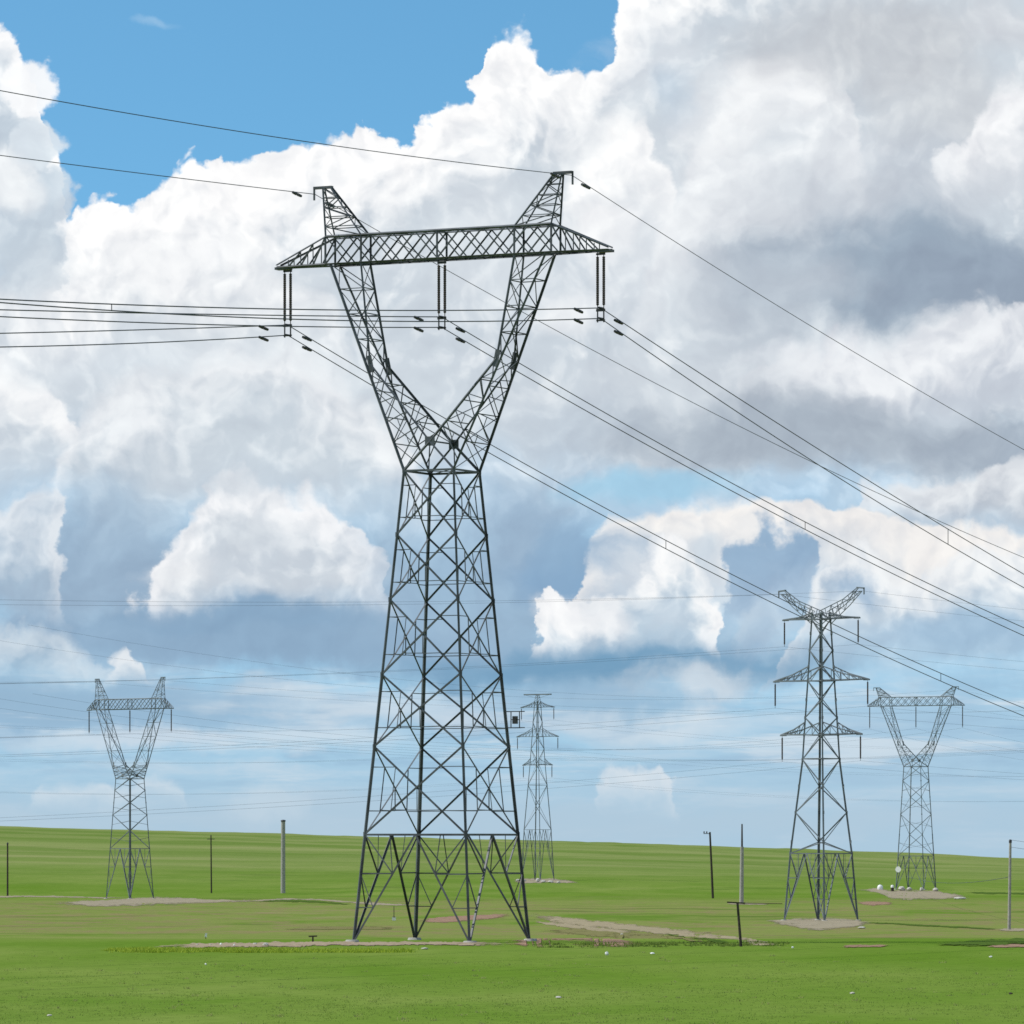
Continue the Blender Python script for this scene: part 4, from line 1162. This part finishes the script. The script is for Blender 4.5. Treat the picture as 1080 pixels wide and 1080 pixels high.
C = brush(C, 190, 600, 45, 20, '#f3f5f7', .7, 1.0, .7)
C = brush(C, 365, 605, 50, 18, '#eef1f4', .6, 1.0, .7)
C = brush(C, 250, 505, 120, 22, '#c9d4de', .55, 1.0, .8)
C = brush(C, 250, 648, 180, 18, '#8aa9c5', .9, .8)
C = cumulus(C, [(-100, 690), (0, 672), (40, 660), (80, 668), (104, 690), (125, 900), (1180, 1100)], '#d3dfe8', '#a6bfd3', .06, .03, .018, base=706, bsoft=.03, alpha=.8)
C = cumulus(C, [(-100, 1100), (100, 900), (112, 700), (120, 686), (130, 683), (136, 692), (146, 900), (1180, 1100)], '#e9eef2', '#c0d0dd', .04, .014, .008, base=708, bsoft=.018, alpha=.9)
# ---- middle right
C = brush(C, 520, 610, 190, 110, '#9cb8d0', .85, 1.0, .5)
C = brush(C, 560, 560, 90, 70, '#9ab3cb', .85, .9)
C = brush(C, 680, 514, 110, 24, '#a3cde6', .95, .8, .6, tex=False)
C = brush(C, 620, 600, 90, 40, '#86a8c8', .9, .8)
C = cumulus(C, [(-100, 1100), (600, 900), (632, 590), (645, 556), (690, 546), (740, 545), (800, 540), (850, 544), (900, 548), (990, 560), (1180, 560)], '#f3f1ef', '#d5dde5', .07, .016, .008, base=640, bsoft=.05, rel=.3)
C = cumulus(C, [(-100, 1100), (766, 588), (782, 572), (800, 568), (820, 574), (836, 590), (1180, 1100)], '#8bacca', '#84a6c7', .10, .034, .010, base=634, bsoft=.05, rel=.1, bamp=.12, alpha=.9)
C = cumulus(C, [(-100, 1100), (820, 900), (840, 640), (860, 610), (900, 596), (940, 600), (1000, 590), (1180, 575)], '#f1f4f6', '#c4d3e0', .07, .03, .008, base=690, bsoft=.06, alpha=.85, rel=.6)
C = brush(C, 1000, 665, 130, 34, '#9dbcd6', .8, .9)
C = brush(C, 893, 620, 46, 22, '#8aaccb', .7, 1.0, 1.3, Wf)
C = cumulus(C, [(-100, 1100), (560, 900), (574, 640), (588, 618), (606, 612), (625, 626), (640, 634), (655, 616), (672, 594), (690, 574), (712, 580), (728, 614), (744, 640), (760, 900), (1180, 1100)], '#f7f8f9', '#bccedd', .09, .034, .008, base=676, bsoft=.024, rel=.6, mid='#dde6ed', alpha=.97)
C = brush(C, 600, 640, 34, 22, '#fafbfc', .75, .8, .5)
C = brush(C, 640, 652, 34, 18, '#f6f8fa', .7, .9, .6)
C = brush(C, 690, 640, 30, 26, '#cbd9e5', .7, .9, .7)
C = brush(C, 618, 578, 66, 30, '#8eaecb', .9, .8, .8)
C = brush(C, 740, 585, 26, 20, '#c9d8e4', .6, 1.0, .8)
C = brush(C, 605, 560, 50, 30, '#93b2ce', .8, .9, .8)
C = brush(C, 640, 700, 260, 24, '#749fbf', .9, .85)
C = brush(C, 805, 655, 40, 30, '#d3e0ea', .7, 1.0, 1.0, Wf)
C = brush(C, 800, 660, 26, 30, '#8bacca', .5, 1.0, .9)
# ---- low clouds and streaks
C = brush(C, 90, 738, 300, 34, '#98b8d1', .75, 1.0, .8, F=F3)
C = brush(C, 640, 730, 160, 26, '#9abad3', .7, 1.0, .8, F=F3)
C = brush(C, 980, 760, 240, 44, '#a6c4db', .6, 1.0, .8, F=F3)
C = brush(C, 370, 735, 190, 26, '#cfdde8', .8, 1.0, 1.1, F=F3, tex=False)
C = brush(C, 330, 775, 130, 22, '#d3e0ea', .7, 1.0, 1.1, F=F3, tex=False)
C = brush(C, 745, 715, 90, 28, '#dce5ec', .7, 1.0, 1.0, tex=False)
C = brush(C, 700, 760, 130, 22, '#d6e2eb', .7, 1.0, 1.2, F=F3, tex=False)
C = brush(C, 130, 775, 170, 16, '#d4e0ea', .7, 1.0, 1.2, F=F3, tex=False)
C = cumulus(C, [(-100, 1100), (600, 900), (640, 825), (665, 805), (700, 800), (715, 830), (740, 900), (1180, 1100)], '#e6ebef', '#c3d6e4', .05, .02, .01, base=842, bsoft=.02, alpha=.8)
C = cumulus(C, [(-100, 1100), (50, 900), (60, 830), (100, 822), (165, 826), (185, 840), (200, 900), (1180, 1100)], '#dce6ed', '#c3d6e4', .04, .016, .012, base=845, bsoft=.016, alpha=.8)
C = brush(C, 275, 845, 45, 24, '#d6e2ea', .6, 1.0, 1.0, tex=False)
F4 = t.noise(t.vm('MULTIPLY', t.vm('ADD', P0, (9.0, 2.0, 0)), (1.0, 9.0, 1)), 4.0, 6, .6, dist=.4)
C = t.mix(t.mul(t.mul(t.sstep(F4, .54, .68), t.sstep(Vv, .69, .74)), t.mul(t.sstep(Vv, .86, .80), .6)), C, col('#dbe5ec'))
C = t.mix(t.mul(t.mul(t.sstep(F4, .46, .34), t.sstep(Vv, .69, .74)), t.mul(t.sstep(Vv, .86, .80), .45)), C, col('#96b8d3'))
C = t.mix(t.mul(t.sstep(Vv, .78, .88), .55), C, col('#b0c9db'))
# billows over all the cloud
cr, cg, cb = t.sep(C)
mask = t.mul(t.sstep(t.math('DIVIDE', cr, t.math('MAXIMUM', cb, .01)), .30, .60), t.sstep(Vv, .80, .64))
tx = t.mad(t.sub(TX, 1.0), mask, 1.0)
C = t.mix(1.0, C, t.vec(tx, tx, t.mad(tx, .85, .15)), 'MULTIPLY')
# wisp in the clear sky
C = brush(C, 150, 22, 30, 8, '#a9cdea', .5, 1.0, .9)
t.put(bg.inputs['Color'], C)
#SKYEND
world.cycles.sampling_method = 'MANUAL'
world.cycles.sample_map_resolution = 256

sun = bpy.data.lights.new('sun', 'SUN'); sun.energy = 4.2; sun.angle = R(0.53); sun.color = (1.0, .955, .88)
so = bpy.data.objects.new('sun', sun); COL.objects.link(so)
sd = Vector((math.sin(SUN_AZ) * math.cos(SUN_EL), math.cos(SUN_AZ) * math.cos(SUN_EL), math.sin(SUN_EL)))
so.rotation_euler = sd.to_track_quat('Z', 'Y').to_euler()
so.location = sd * 500

# ------------------------------------------------------------------ camera
cam = bpy.data.cameras.new('camera'); co = bpy.data.objects.new('camera', cam); COL.objects.link(co)
cam.sensor_fit = 'HORIZONTAL'; cam.sensor_width = 36.0
cam.lens = FOC / 1080 * 36.0
cam.shift_y = (HZ - 540) / 1080
cam.clip_start = 1.0; cam.clip_end = 40000
co.location = (0, 0, EYE); co.rotation_euler = (R(90), 0, 0)
scene.camera = co

scene.view_settings.view_transform = 'Standard'; scene.view_settings.look = 'None'
scene.view_settings.exposure = 0; scene.view_settings.gamma = 1
scene.cycles.use_denoising = False
scene.cycles.max_bounces = 4
scene.cycles.filter_width = 1.6
